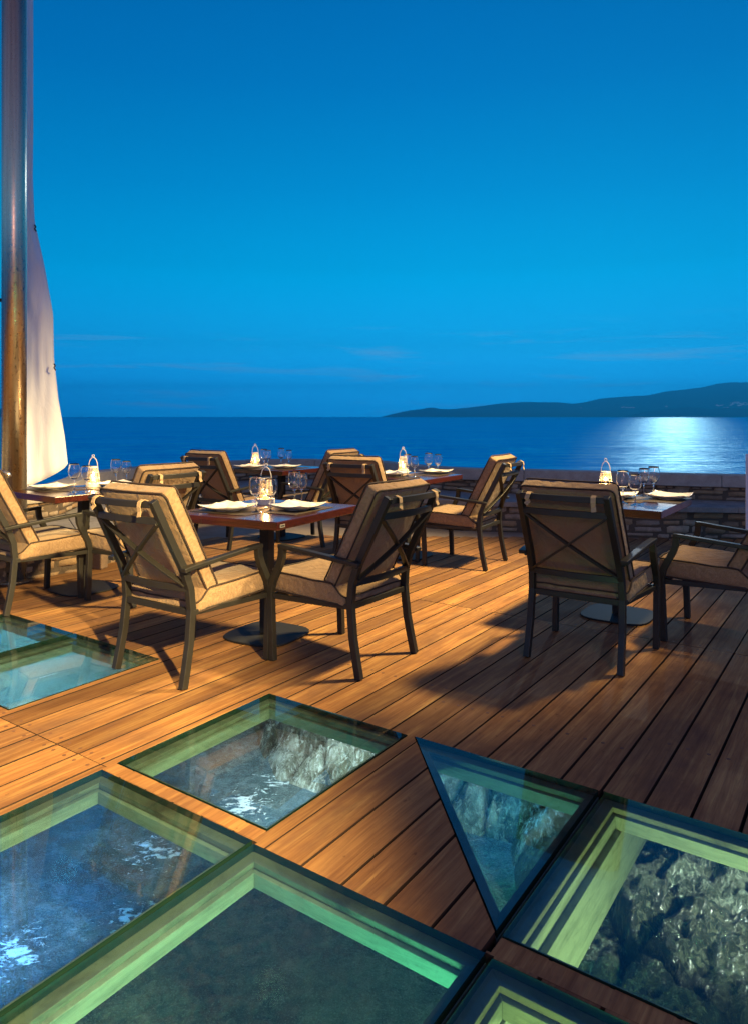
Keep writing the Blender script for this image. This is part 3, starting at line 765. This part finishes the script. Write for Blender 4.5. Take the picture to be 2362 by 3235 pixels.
def make_chair():
    root = empty('armchair')
    fm = M['frame_metal']; T = .031
    for sx in (-1, 1):
        zs = [0, .10, .20, .30, .36, .41, .46, .51, .56, .70, .895]
        a = MB(); a.sweep([(sx * post_x(z), post_y(z), z) for z in zs], .032, .036, (1, 0, 0)); a.obj('back_leg', fm, root, bevel=.003)
        a = MB(); x = .288
        path = [(x, .265, 0), (x, .272, .18), (x, .278, .31), (x, .279, .36), (x - .001, .268, .41), (x - .002, .243, .46), (x - .003, .217, .51), (x - .003, .203, .55), (x - .003, .198, .598)]
        a.sweep([(sx * p[0], p[1], p[2]) for p in path], .032, .036, (1, 0, 0)); a.obj('front_leg', fm, root, bevel=.003)
        a = MB(); xr = post_x(.565) + .030
        a.sweep([(sx * (xr + .004), post_y(.565) - .030, .560), (sx * (xr + .006), post_y(.565) + .01, .567), (sx * (x - .012), .08, .596), (sx * (x - .003), .185, .606), (sx * (x - .003), .217, .607)], .040, .022, (1, 0, 0))
        a.box((sx * (post_x(.55) + .02), post_y(.55) + .002, .552), (.012, .014, .014)); a.obj('armrest', fm, root, bevel=.004)
    b = MB()
    def bar(z, w, d_, bow, off=0):
        xx = post_x(z) - .010; yy = post_y(z) + off
        b.sweep([(xx * t, yy - bow * (1 - t * t), z) for t in [-1 + .125 * i for i in range(17)]], w, d_, (0, -.0, 1))
    bar(.878, .030, .026, .026, -.004); bar(.800, .032, .018, .026, -.010); bar(.462, .032, .018, .024, -.008)
    zt, zb = .787, .476
    for s1 in (-1, 1):
        b.sweep([(s1 * (post_x(zt + (zb - zt) * t) - .012) * (1 - 2 * t), (post_y(zt) + (post_y(zb) - post_y(zt)) * t) - .018 * math.sin(t * math.pi) - s1 * .003 - .012, zt + (zb - zt) * t) for t in [i / 10 for i in range(11)]], .030, .011, (s1 * .8, 0, .6))
    b.obj('back_frame', fm, root, bevel=.002)
    f = MB(); zf = .345
    f.sweep([(-post_x(zf), post_y(zf), zf), (post_x(zf), post_y(zf), zf)], .030, .022, (0, 0, 1))
    f.sweep([(-.288, .272, .335), (.288, .272, .335)], .030, .022, (0, 0, 1))
    for sx in (-1, 1): f.sweep([(sx * (post_x(zf) + .005), post_y(zf), zf), (sx * .283, .27, .338)], .026, .022, (0, 0, 1))
    for yy in (-.08, .03, .14): f.sweep([(-.262, yy, .342), (.262, yy, .342)], .012, .03, (0, 0, 1))
    f.obj('seat_frame', fm, root, bevel=.002)
    # seat cushion
    hx, hy, hz = .262, .245, .052
    def seat_map(p):
        x, y, z = p; yn = y / hy
        th = float(np.interp(yn, [-1, -.90, -.72, -.2, 1], [.42, .62, 1, 1, 1.0]))
        zz_ = -hz + (z + hz) * th if yn < -.2 else z
        edge = (1 - (x / hx) ** 4) * (1 - yn ** 4)
        if z > 0: zz_ += .012 * edge + .004 * fz(x, y, 1, 9)
        # gathered wrinkles on the side walls
        side = max(0, 1 - abs(abs(x) - hx) / .02); fr = max(0, 1 - abs(yn - 1) / .08)
        wr = .0055 * (math.sin(y * 88 + z * 34 + 5 * fz(y, x, z, 6)) + 1.6 * fz(y * 3, x, z * 2, 13)) * side * (1 - (z / hz) ** 2)
        wf = .005 * (math.sin(x * 84 + z * 28 + 5 * fz(x, y, z, 5)) + 1.6 * fz(x * 3, y, z * 2, 13)) * fr * (1 - (z / hz) ** 2)
        x2 = x * (1.0 + .012 * yn) + math.copysign(wr, x) * 1; y2 = y + wf + .004 * fz(x, y, z, 11)
        return (x2, y2 + .055, zz_ + .405 + (.010 * yn))
    mb = rounded_slab(hx, hy, hz, .016, 40, 38, 10); mb.v = [seat_map(p) for p in mb.v]
    sc_ = mb.obj('seat_cushion', M['fabric'], root, smooth=True, fix=False); weld(sc_)
    def outline(hx_, hy_, n=28, r=.03):
        pts = []
        cs = [(hx_ - r, hy_ - r, 0), (-hx_ + r, hy_ - r, 90), (-hx_ + r, -hy_ + r, 180), (hx_ - r, -hy_ + r, 270)]
        for k, (cx_, cy_, a0) in enumerate(cs):
            for i in range(5): a = R(a0 + i * 22.5); pts.append((cx_ + r * math.cos(a), cy_ + r * math.sin(a)))
            nx_ = cs[(k + 1) % 4]; a1 = R(nx_[2]); q = (nx_[0] + r * math.cos(a1), nx_[1] + r * math.sin(a1)); p = pts[-1]
            for i in range(1, n): pts.append((p[0] + (q[0] - p[0]) * i / n, p[1] + (q[1] - p[1]) * i / n))
        return pts
    pp = MB()
    for zz_ in (hz - .001, -hz + .002): pp.tube([seat_map((x, y, zz_)) for x, y in outline(hx + .002, hy + .002)], .0048, 6, True)
    pp.obj('piping', M['piping'], sc_, smooth=True)
    # back cushion (local: x, d = thickness, l = up the lean)
    bx, bd, blh = .246, .036, .322
    def back_map(p):
        x, d_, l = p; ln = l / blh
        th = float(np.interp(ln, [-1, -.9, -.72, 1], [.45, .65, 1, 1]))
        dd_ = -bd + (d_ + bd) * th
        edge = (1 - (x / bx) ** 4) * (1 - ln ** 4)
        if d_ > 0: dd_ += .012 * edge + .003 * fz(x, l, 2, 9)
        else: dd_ -= .003 * edge * fz(x, l, 4, 6)
        side = max(0, 1 - abs(abs(x) - bx) / .02); tp = max(0, 1 - abs(ln - 1) / .05)
        wr = .008 * fz(l * 2.6, x, d_ * 1.5, 14) * side * (1 - (d_ / bd) ** 2)
        wt_ = .007 * fz(x * 3.2, l, d_ * 2, 10) * tp * (1 - (d_ / bd) ** 2)
        x2 = x * (1 - .02 * ln) + math.copysign(wr, x); l2 = l + wt_ + (.006 * (1 - (x / bx) ** 2) if ln > .5 else 0) - (.012 * (1 - (x / bx) ** 2) if ln < -.8 else 0)
        cy, cz = -.262 + .065, .652
        # bow backward in the middle like the bars
        dd_ -= .014 * (1 - (x / bx) ** 2)
        return (x2, cy + dd_ * math.cos(LEAN) - l2 * math.sin(LEAN), cz + dd_ * math.sin(LEAN) + l2 * math.cos(LEAN))
    mb = rounded_slab(bx, bd, blh, .014, 38, 8, 46); mb.v = [back_map(p) for p in mb.v]
    bc = mb.obj('back_cushion', M['fabric'], root, smooth=True, fix=False); weld(bc)
    pp = MB()
    for dd_ in (bd - .001, -bd + .001): pp.tube([back_map((x, dd_, l)) for x, l in outline(bx + .002, blh + .002)], .0048, 6, True)
    pp.obj('piping', M['piping'], bc, smooth=True)
    # tie straps over the top bar
    for sx in (-1, 1):
        x = sx * .165; yb = post_y(.878) - .018; st_ = MB()
        tail = .03 if sx < 0 else .045
        path = [(x, yb + .040, .872), (x, yb + .026, .893), (x, yb + .004, .899), (x + .002, yb - .018, .890), (x + .003 * sx, yb - .023, .868), (x + .004, yb - .018, .868 - tail * .5), (x + .008 * sx, yb - .026, .868 - tail)]
        st_.sweep(path, .024, .004, (1, 0, 0)); st_.obj('tie_strap', M['strap'], root, bevel=.001)
    return root
CH = [  # x, y, heading(deg from +Y to the right), label, group
    (-.948, 3.714, 33.5, 'tan armchair left of the centre table, one back leg on the turquoise glass panel'),
    (-.147, 3.840, -54., 'tan-cushioned metal armchair at the near right of the centre table, facing left'),
    (1.170, 3.900, 34.6, 'tan armchair in shade with its back squarely to us before the right-hand table'),
    (2.040, 4.170, -54., 'shaded armchair cut by the right edge, facing the right-hand table'),
    (0.00, 6.230, 30.0, 'tan armchair with its back to us just before the red-edged table'),
    (.810, 6.290, -60., 'brightly lit tan armchair seen side-on right of the red-edged table, facing left'),
    (-1.447, 7.217, 32.8, 'small far armchair at the left of the farthest table, cushion side lit yellow'),
    (-.593, 7.380, -57.4, 'far armchair at the right of the farthest table, mostly hidden behind another chair back'),
    (-1.690, 5.150, -55., 'armchair with an orange-lit back facing the left-hand table, behind the near left chair'),
    (-2.385, 4.965, 38.7, 'armchair cut by the left border, facing the left-hand table by the steel pole'),
]
chair0 = make_chair()
for i, (x, y, h, lab) in enumerate(CH):
    c = chair0 if i == 0 else copy_tree(chair0)
    c.location = (x, y, .001 if i else .004); c.rotation_euler = (0, 0, -R(h)); tag(c, lab, 'chair', 'cushioned armchairs around the terrace tables')

# ------------------------------------------------------------------ tables
def make_table(cx_, cy_, ang, lu, lv, label, badge=None, base_ang=0):
    """ang: heading of the long edge, degrees from +Y to the right"""
    root = empty('dining_table', (cx_, cy_, 0), -R(ang), label, 'table', 'square terrace dining tables')
    a = MB(); a.box((0, 0, .74 - .0225), (lv / 2, lu / 2, .0225)); top = a.obj('tabletop', M['top'], root, bevel=.004)
    j = MB(); j.box((-lv * .18, -lu / 2, .7175), (.0012, .0006, .021)); j.obj('board_joint', M['gap'], top)
    p = MB(); p.box((0, 0, .012 + .34), (.032, .032, .34)); p.box((0, 0, .69), (.19, .03, .006)); p.box((0, 0, .684), (.03, .19, .0055)); p.obj('pedestal', M['steel_black'], root, bevel=.006)
    b = MB(); n = 48; pts = []
    for k in range(n):
        a_ = 2 * math.pi * k / n; c_, s_ = math.cos(a_), math.sin(a_); rr = .215 / ((abs(c_) ** 3.6 + abs(s_) ** 3.6) ** (1 / 3.6)); pts.append((rr * c_, rr * s_))
    b.prism(pts, 0.0015, .0125); b.obj('base_plate', M['steel_black'], root, bevel=.003)
    if badge:
        g = MB(); (bx_, by_, face) = badge
        if face == 'x': g.box((bx_ * lv / 2 + bx_ * .001, by_ * (lu / 2 - .045), .716), (.0015, .021, .0085))
        else: g.box((bx_ * (lv / 2 - .045), by_ * lu / 2 + by_ * .001, .716), (.021, .0015, .0085))
        bo = g.obj('maker_badge', M['badge'], top)
        g = MB()
        for k in range(9):
            t = -1 + k / 4; h_ = (.0042, .0020, .0034)[k % 3]
            if face == 'x': g.box((bx_ * lv / 2 + bx_ * .0028, by_ * (lu / 2 - .045) + t * .014, .716 + .001 * math.sin(k * 2)), (.0006, .0013, h_))
            else: g.box((bx_ * (lv / 2 - .045) + t * .014, by_ * lu / 2 + by_ * .0028, .716 + .001 * math.sin(k * 2)), (.0013, .0006, h_))
        g.obj('badge_lettering', M['gap'], bo)
    return root
TB = {
    'centre': (-.627, 4.205, 28.7, .82, .75, 'dark red table in the centre foreground with an edge badge at its near corner', (1, -1, 'x')),
    'far': (-.98, 7.62, 36.0, .72, .70, 'farthest table, dark top with white plates, just before the curved stone parapet', None),
    'red': (.298, 6.60, 33.0, .80, .75, 'table behind the centre one whose near corner edge glows bright red', None),
    'left': (-2.16, 5.33, 37.0, .80, .64, 'left-hand table by the steel pole, its dark front edge facing the near chairs', (-1, -1, 'y')),
    'right': (1.575, 4.62, 35.0, .82, .72, 'right-hand table in blue shade behind the square-on chair back', None),
}
for k, (x, y, a, lu, lv, lab, bd) in TB.items(): make_table(x, y, a, lu, lv, lab, bd)
PH = {'centre': 'the centre foreground table', 'far': 'the farthest table', 'red': 'the red-edged table', 'left': 'the left-hand table', 'right': 'the shaded right-hand table'}

# ------------------------------------------------------------------ tableware
def make_lantern():
    root = empty('candle_lantern'); wm = M['white_metal']
    a = MB(); a.lathe([(.044, .0), (.054, .0), (.055, .004), (.055, .030), (.052, .034), (.046, .034), (.045, .006), (.044, .0)], 28); a.obj('base_ring', wm, root, smooth=False)
    a = MB(); a.lathe([(0, .008), (.045, .008)], 24); a.lathe([(.0, .010), (.018, .010), (.019, .012), (.019, .05), (.017, .052), (0, .050)], 20); a.obj('candle', simple('wax', (.85, .75, .55), .5, Emission_Color=(1, .55, .2, 1), Emission_Strength=1.5), root, smooth=True)
    a = MB(); a.lathe([(0, .054), (.003, .057), (.0055, .064), (.005, .072), (.002, .084), (0, .090)], 12)
    fl = a.obj('flame', simple('flame', (1, .7, .3), .5, Emission_Color=(1, .72, .34, 1), Emission_Strength=60.0), root, smooth=True)
    a = MB(); a.lathe([(.042, .032), (.033, .150), (.026, .163), (.0, .166), (.0, .164), (.025, .161), (.031, .149), (.040, .032)], 28); a.obj('glass_chimney', M['lantern_glass'], root, smooth=True)
    a = MB()
    for k in range(8):
        t = 2 * math.pi * k / 8; a.tube([(.052 * math.cos(t), .052 * math.sin(t), .033), (.034 * math.cos(t), .034 * math.sin(t), .155)], .0013, 6)
    for (r_, z_) in ((.047, .070), (.040, .115), (.035, .150)): a.tube([(r_ * math.cos(t * math.pi / 14), r_ * math.sin(t * math.pi / 14), z_) for t in range(28)], .0013, 6, True)
    a.lathe([(.034, .150), (.034, .156), (.028, .160), (.0, .162)], 24)
    a.obj('wire_cage', wm, root, smooth=True)
    a = MB(); pts = [(-.034, 0, .150), (-.030, 0, .185), (-.022, 0, .212), (-.010, 0, .226), (0, 0, .230), (.010, 0, .226), (.022, 0, .212), (.030, 0, .185), (.034, 0, .150)]
    a.tube(pts, .0024, 8); a.tube([(.009 * math.cos(t * math.pi / 8), 0, .241 + .009 * math.sin(t * math.pi / 8)) for t in range(16)], .0019, 8, True); a.obj('handle', wm, root, smooth=True)
    return root
LN = {'centre': (-.668, 4.44), 'far': (-1.275, 7.70), 'red': (.279, 6.90), 'left': (-2.155, 5.50), 'right': (1.616, 5.00)}
lan0 = None
for k, (x, y) in LN.items():
    l = lan0 = make_lantern() if lan0 is None else lan0
    if k != 'centre': l = copy_tree(lan0)
    l.location = (x, y, .7402); l.rotation_euler = (0, 0, random.uniform(-.3, .3))
    tag(l, 'white wire candle lantern with a lit candle standing on ' + PH[k], 'lantern', 'lit white lanterns on the tables')
    lamp('candle_light', 'POINT', (x, y, .7402 + .082), 4.5, (1, .54, .20), shadow_soft_size=.012)
def glass_parts(s_=1.0):
    root = empty('wine_glass')
    a = MB(); t = .0011
    outer = [(.006, .088), (.016, .094), (.029, .108), (.038, .128), (.0405, .150), (.039, .172), (.0345, .196), (.0325, .205)]
    inner = [(r_ - t, z_) for r_, z_ in outer[::-1]][:-1] + [(.010, .0955), (0.0001, .0935)]
    a.lathe([(0.0001, .086)] + outer + inner, 32); a.v = [(x * s_, y * s_, z * s_) for x, y, z in a.v]; a.obj('bowl', M['wineglass'], root, smooth=True)
    a = MB(); a.lathe([(0.0001, 0), (.034, 0), (.035, .0012), (.030, .003), (.012, .0065), (.005, .012), (.0042, .03), (.0041, .065), (.0045, .080), (.0055, .0855), (.0001, .0858)], 28); a.v = [(x * s_, y * s_, z * s_) for x, y, z in a.v]; a.obj('stem', M['wineglass'], root, smooth=True)
    return root
GL = {'centre': [(-.663, 4.04, 1, 'large wine glass at the front, left of the pair'), (-.588, 4.075, 0, 'smaller wine glass in front of the lantern'),
                 (-.487, 4.40, 1, 'large wine glass at the back, behind the right plate'), (-.452, 4.49, 0, 'smaller wine glass at the back, partly behind the large one')],
      'far': [(-1.147, 7.48, 1, 'large wine glass nearest the lantern'), (-1.125, 7.62, 0, 'smaller wine glass hidden behind the one nearest the lantern'),
              (-.995, 7.70, 1, 'large wine glass of the right-hand pair'), (-.90, 7.60, 0, 'smaller wine glass of the right-hand pair')],
      'red': [(.300, 6.45, 1, 'large wine glass in front of the lantern'), (.362, 6.42, 0, 'smaller wine glass just right of the lantern'),
              (.507, 6.66, 1, 'large wine glass behind the right plate'), (.602, 6.76, 0, 'smaller wine glass farthest from the lantern')],
      'left': [(-2.150, 5.14, 1, 'large wine glass standing leftmost'), (-2.070, 5.16, 0, 'smaller wine glass between the large one and the lantern'),
               (-2.045, 5.68, 1, 'large wine glass right of the lantern'), (-1.975, 5.72, 0, 'smaller wine glass farthest right of the lantern')],
      'right': [(1.552, 4.47, 1, 'large wine glass nearest the chair back'), (1.598, 4.385, 0, 'smaller wine glass in front, between chair back and plate'),
                (1.845, 4.90, 0, 'smaller wine glass at the back, left of the rear pair'), (1.888, 4.84, 1, 'large wine glass at the back above the plate')]}
g1, g0 = None, None
for k, lst in GL.items():
    for (x, y, big, lab) in lst:
        if big:
            g1_ = glass_parts(1.0) if g1 is None else copy_tree(g1); g1 = g1 or g1_; g = g1_
        else:
            g0_ = glass_parts(.92) if g0 is None else copy_tree(g0); g0 = g0 or g0_; g = g0_
        g.location = (x, y, .7404); tag(g, lab + ' on ' + PH[k], 'wine glass', 'wine glasses on ' + PH[k])
# plates
def plate_mesh():
    a = MB(); h = .128
    def z_(x, y):
        r_ = max(abs(x), abs(y)) / h; c_ = (abs(x) * abs(y)) / (h * h)
        return .004 + .020 * max(0, (r_ - .45) / .55) ** 1.8 + .012 * c_ ** 2
    def f(dz): return lambda u, v: ((2 * u - 1) * h * (1 - .05 * (2 * v - 1) ** 2), (2 * v - 1) * h * (1 - .05 * (2 * u - 1) ** 2), z_((2 * u - 1) * h, (2 * v - 1) * h) + dz)
    n = 22; a.grid(f(.0035), n, n); a.grid(f(0), n, n, flip=True)
    m_ = (n + 1) * (n + 1); idx = [i * (n + 1) for i in range(n + 1)] + [n * (n + 1) + j for j in range(1, n + 1)] + [(n - i) * (n + 1) + n for i in range(1, n + 1)] + [n - j for j in range(1, n)]
    for p, q in zip(idx, idx[1:] + idx[:1]): a.f.append((p, q, q + m_, p + m_)); a.m.append(0)
    a.prism([(.07 * math.cos(t * math.pi / 12), .07 * math.sin(t * math.pi / 12)) for t in range(24)], 0.0003, .0045)
    return a.mesh('square_plate', M['china'], True)
def napkin_mesh(seed):
    a = MB(); n = 26
    def base(u, v):
        x = (2 * u - 1) * .105; y = (2 * v - 1) * .055 * (1 + .5 * u)
        fold = .004 * (1 + math.sin(v * 5 + seed)) + .009 * abs(u - v * .6 - .2) + .006 * mnoise.noise(Vector((u * 3 + seed, v * 3, seed))) + .003 * mnoise.noise(Vector((u * 11, v * 11, seed)))
        e = min(1, min(u, 1 - u) * 8) * min(1, min(v, 1 - v) * 6)
        zz_ = .010 + max(0, (abs(x) / .128 - .45)) * .022 + (fold + .006) * (.2 + .8 * e) * (1 + .8 * math.exp(-((u - .72) / .14) ** 2))
        return x + .01 * mnoise.noise(Vector((u * 4, v * 4, seed + 3))), y + .012 * mnoise.noise(Vector((u * 4, v * 4, seed + 9))), zz_
    a.grid(lambda u, v: base(u, v), n, n)
    o_ = a.mesh('napkin', M['cloth'], True, fix=False); return o_
pm = plate_mesh()
PL = {'centre': [(-.838, 4.12, 'left'), (-.445, 4.165, 'right')], 'far': [(-1.30, 7.50, 'left'), (-.93, 7.50, 'right')], 'red': [(.17, 6.56, 'left'), (.585, 6.80, 'right')],
      'left': [(-2.40, 5.33, 'left'), (-1.99, 5.55, 'right')], 'right': [(1.60, 4.76, 'left'), (1.935, 4.70, 'right')]}
for k, lst in PL.items():
    for i, (x, y, side) in enumerate(lst):
        rz = -R(TB[k][2]) + R(random.uniform(-4, 4)) + (0 if i else R(2))
        mt = MB(); mt.box((0, 0, .0016), (.165, .20, .0013))
        mo = mt.obj('placemat', M['mat'], bevel=.001); cxm, cym = x * .8 + TB[k][0] * .2, y * .8 + TB[k][1] * .2
        mo.location = (cxm, cym, .7402); mo.rotation_euler = (0, 0, -R(TB[k][2]) + (R(90) if i == 0 else 0)); tag(mo, 'dark woven placemat under the %s plate on %s' % (side, PH[k]), 'placemat', 'woven placemats on the tables')
        mo.location.z += .0003 * i
        p = bpy.data.objects.new('square_plate', pm); COL.objects.link(p); p.location = (x, y, .7436); p.rotation_euler = (0, 0, rz)
        tag(p, 'white square plate with upturned rim, %s one on %s' % (side, PH[k]), 'plate', 'white square plates on the tables')
        nm = bpy.data.objects.new('napkin', napkin_mesh(i * 3.3 + len(k) * 1.7)); COL.objects.link(nm); nm.location = (x, y + .012, .7480)
        sd = nm.modifiers.new('cloth', 'SOLIDIFY'); sd.thickness = .003
        nm.rotation_euler = (0, 0, rz + R(28 if i == 0 else -150)); tag(nm, 'crumpled white napkin on the %s plate of %s' % (side, PH[k]), 'napkin', 'white napkins on the plates')
# knives beside plates
def knife_mesh():
    a = MB(); a.sweep([(0, -.10, .003), (0, -.02, .0035), (0, .0, .003)], .009, .005, (1, 0, 0)); a.sweep([(0, 0, .003), (0, .06, .003), (.002, .105, .003)], .014, .0015, (1, 0, 0)); return a.mesh('knife', M['cutlery'])
km = knife_mesh()
for k, x, y, a_ in (('far', -1.12, 7.38, 75), ('right', 1.72, 4.62, 80), ('left', -2.22, 5.30, 80), ('centre', -.62, 4.22, 20)):
    kn = bpy.data.objects.new('knife', km); COL.objects.link(kn); kn.location = (x, y, .7440); kn.rotation_euler = (0, 0, -R(a_)); tag(kn, 'steel knife lying between the plates on ' + PH[k], 'knife', 'knives on the tables')

# ------------------------------------------------------------------ pole, curtain, handrail and other edge items
def steel():
    m, t, b = mat('warm_tinted_steel'); tc = t.a('ShaderNodeTexCoord').outputs['Object']
    n = t.noise(t.mapping(tc, (60, 60, .8)), 1, 4, .6); sp_ = t.noise(t.mapping(tc, (1, 1, .5)), 60, 4, .7)
    b.inputs['Metallic'].default_value = 1; t.link(t.ramp(n, [(.3, (.50, .43, .33)), (.7, (.74, .64, .48))]), b.inputs['Base Color'])  # golden tint paints warm reflections into the steel colour
    t.link(t.ramp(sp_, [(.3, (.24, .24, .24)), (.7, (.38, .38, .38))]), b.inputs['Roughness'])
    t.link(t.bump(sp_, .12, .002), b.inputs['Normal']); return m
M['steel'] = steel()
pole = empty('steel_pole', (-2.812, 5.60, 0), 0, 'tall polished steel pole rising out of the frame beside the white sail', 'pole')
a = MB(); a.lathe([(.0, 0.0), (.090, 0.0), (.090, 6.2), (.0, 6.2)], 40); _sh = a.obj('shaft', M['steel'], pole, smooth=False, bevel=0)
for p_ in _sh.data.polygons: p_.use_smooth = abs(p_.normal.z) < .5
a = MB(); a.lathe([(.09, .001), (.15, .001), (.15, .014), (.09, .016)], 32); a.obj('base_flange', M['steel'], pole)
cl = MB(); cl.box((-.105, -.02, 0), (.035, .012, .012)); cl.tube([(-.13, -.02, .03), (-.112, -.03, .0), (-.128, -.02, -.025)], .008, 8)
_cl = cl.obj('cleat', M['steel_black'], pole); _cl.location = (0, 0, CAM_H + (HZ - 949) * 5.6 / FPX)
# white sail behind the pole
Dc = 6.25
cp = [(-200, 100), (0, 101), (400, 101), (560, 101), (700, 108), (842, 141), (991, 168), (1132, 171), (1260, 185), (1380, 205), (1465, 214)]
def sail(u, v):   # u: 0 left .. 1 right edge, v: 0 bottom .. 1 top
    py = 1465 + (-200 - 1465) * v
    xr = np.interp(py, [c[0] for c in cp], [c[1] for c in cp]); xl = 36 - 2 * v
    px = xl + (xr + 4 * min(1, max(0, (900 - py) / 500)) - xl) * u
    if v < .12: py += (1 - v / .12) * 92 * (1 - u) ** .7
    y = Dc + .05 * math.sin(u * 5 + v * 3) + .10 * math.sin(v * 7) * u - .25 * (1 - v) * (1 - u) + .02 * mnoise.noise(Vector((u * 6, v * 14, 0)))
    return (px2x(px, y), y, CAM_H + (HZ - py) * y / FPX)
a = MB(); a.grid(sail, 18, 90); 
sm, stt, sb = mat('shade_tinted_cloth'); sb.inputs['Base Color'].default_value = (.62, .60, .60, 1); sb.inputs['Roughness'].default_value = .9
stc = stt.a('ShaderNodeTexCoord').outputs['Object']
stt.link(stt.mix(stt.math('MULTIPLY', stt.noise(stt.mapping(stc, (3, 3, .6)), 2.0, 5), .5), (.62, .65, .78), (.53, .56, .68)), sb.inputs['Base Color'])  # bluish tint puts cool shade into the white cloth's colour
stt.link(stt.bump(stt.noise(stt.mapping(stc, (1, 1, .35)), 5, 5, .6, .8), .35, .03), sb.inputs['Normal'])
SR = empty('sail_curtain', (0, 0, 0), 0, 'tall white cloth sail hanging behind the steel pole over the parapet end', 'sail')
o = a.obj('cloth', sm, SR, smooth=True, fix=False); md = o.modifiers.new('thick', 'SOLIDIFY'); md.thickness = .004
for py in (722, 1160):
    xr = np.interp(py, [c[0] for c in cp], [c[1] for c in cp]); x_, z_ = px2x(xr + 1, Dc), CAM_H + (HZ - py) * Dc / FPX
    a = MB(); a.tube([(x_ - .008, Dc - .01, z_ + .03), (x_ + .008, Dc - .02, z_ + .012), (x_ - .004, Dc - .02, z_ - .004), (x_ + .008, Dc - .01, z_ - .026)], .006, 6); a.obj('tie_knot', M['steel_black'], SR)
# edge of a second white cloth at the right border
a = MB(); x0 = px2x(2356, 5.4)
a.grid(lambda u, v: (x0 + u * .5, 5.4 + .03 * math.sin(u * 14) - .1 * u, .26 + v * .74), 14, 16)
o = a.obj('cloth_screen', sm, smooth=True, fix=False); md = o.modifiers.new('thick', 'SOLIDIFY'); md.thickness = .004; tag(o, 'pale cloth screen whose edge just shows at the right border beyond the cut-off chair', 'cloth screen')
# chrome handrail stub at left border
a = MB(); D_ = 4.6
def hp(px, py, d_=D_): return (px2x(px, d_), d_, CAM_H + (HZ - py) * d_ / FPX)
a.tube([hp(-160, 1489, 4.9), hp(-40, 1490), hp(14, 1491), hp(25, 1497), hp(31, 1507)], .0135, 12); HRr = a.obj('handrail', M['steel'], smooth=True)
tag(HRr, 'end of a chrome handrail poking in at the left border above the cut-off chair', 'handrail')
a = MB(); a.tube([hp(-150, 1489, 4.9), (px2x(-150, 4.9), 4.9, 0)], .018, 12); a.obj('post', M['steel'], HRr)
# glass balustrade and a glowing panel standing in for lit water, far left
BG = empty('glass_balustrade', (-2.895, 5.72, 0), R(18), 'glass balustrade with green edge glowing turquoise at the left border', 'balustrade')
a = MB(); a.box((-.45, 0, .15), (.45, .008, .15)); a.obj('glass', M['pane'], BG)
a = MB(); a.box((.008, 0, .15), (.0065, .012, .151)); a.obj('green_edge', simple('glowing_glass_edge', (.0, .30, .18), .2, Emission_Color=(0, .5, .3, 1), Emission_Strength=.25), BG)  # edge given a faint glow of its own to look lit
a = MB(); a.box((-.45, .09, .13), (.44, .01, .13))
em, et, eb = mat('spray_glow'); eb.inputs['Base Color'].default_value = (.8, .9, .88, 1)
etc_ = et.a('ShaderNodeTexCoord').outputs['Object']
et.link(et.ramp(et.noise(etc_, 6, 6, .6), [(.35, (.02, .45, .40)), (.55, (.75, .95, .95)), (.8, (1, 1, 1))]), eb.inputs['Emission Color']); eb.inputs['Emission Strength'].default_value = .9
a.obj('glow_panel', em, BG)
# rope on the bench ledge by the pole
rp = MB(); pts = []
for t in range(140):
    q = t / 139; a_ = q * 2 * math.pi * 5.2
    pts.append((-2.66 + .60 * q + .045 * math.sin(a_), 7.02 + .05 * math.cos(a_ * 1.1), .352 + .018 * math.sin(a_ * 1.7) + .018))
rp.tube(pts, .011, 8); 
rm = simple('rope_fibre', (.52, .43, .34), .9, bump=(120, .8, .004))
o = rp.obj('rope', rm, smooth=True); tag(o, 'loose coil of pale rope lying on the stone ledge behind the left-hand table', 'rope')

# ------------------------------------------------------------------ haze over the bay
HAZE = True
if HAZE:
    a = MB(); a.box((0, 6500, 365), (32000, 10500, 373)); m = bpy.data.materials.new('haze'); m.use_nodes = True; t = NT(m.node_tree); t.n.clear()
    v = t.a('ShaderNodeVolumePrincipled'); v.inputs['Color'].default_value = (.05, .69, 1, 1); v.inputs['Density'].default_value = 1.15e-4; v.inputs['Anisotropy'].default_value = .6
    oo = t.a('ShaderNodeOutputMaterial'); t.link(v.outputs[0], oo.inputs['Volume']); o = a.obj('haze', m); tag(o, 'thin blue evening haze over the bay', 'haze', kind='stuff')
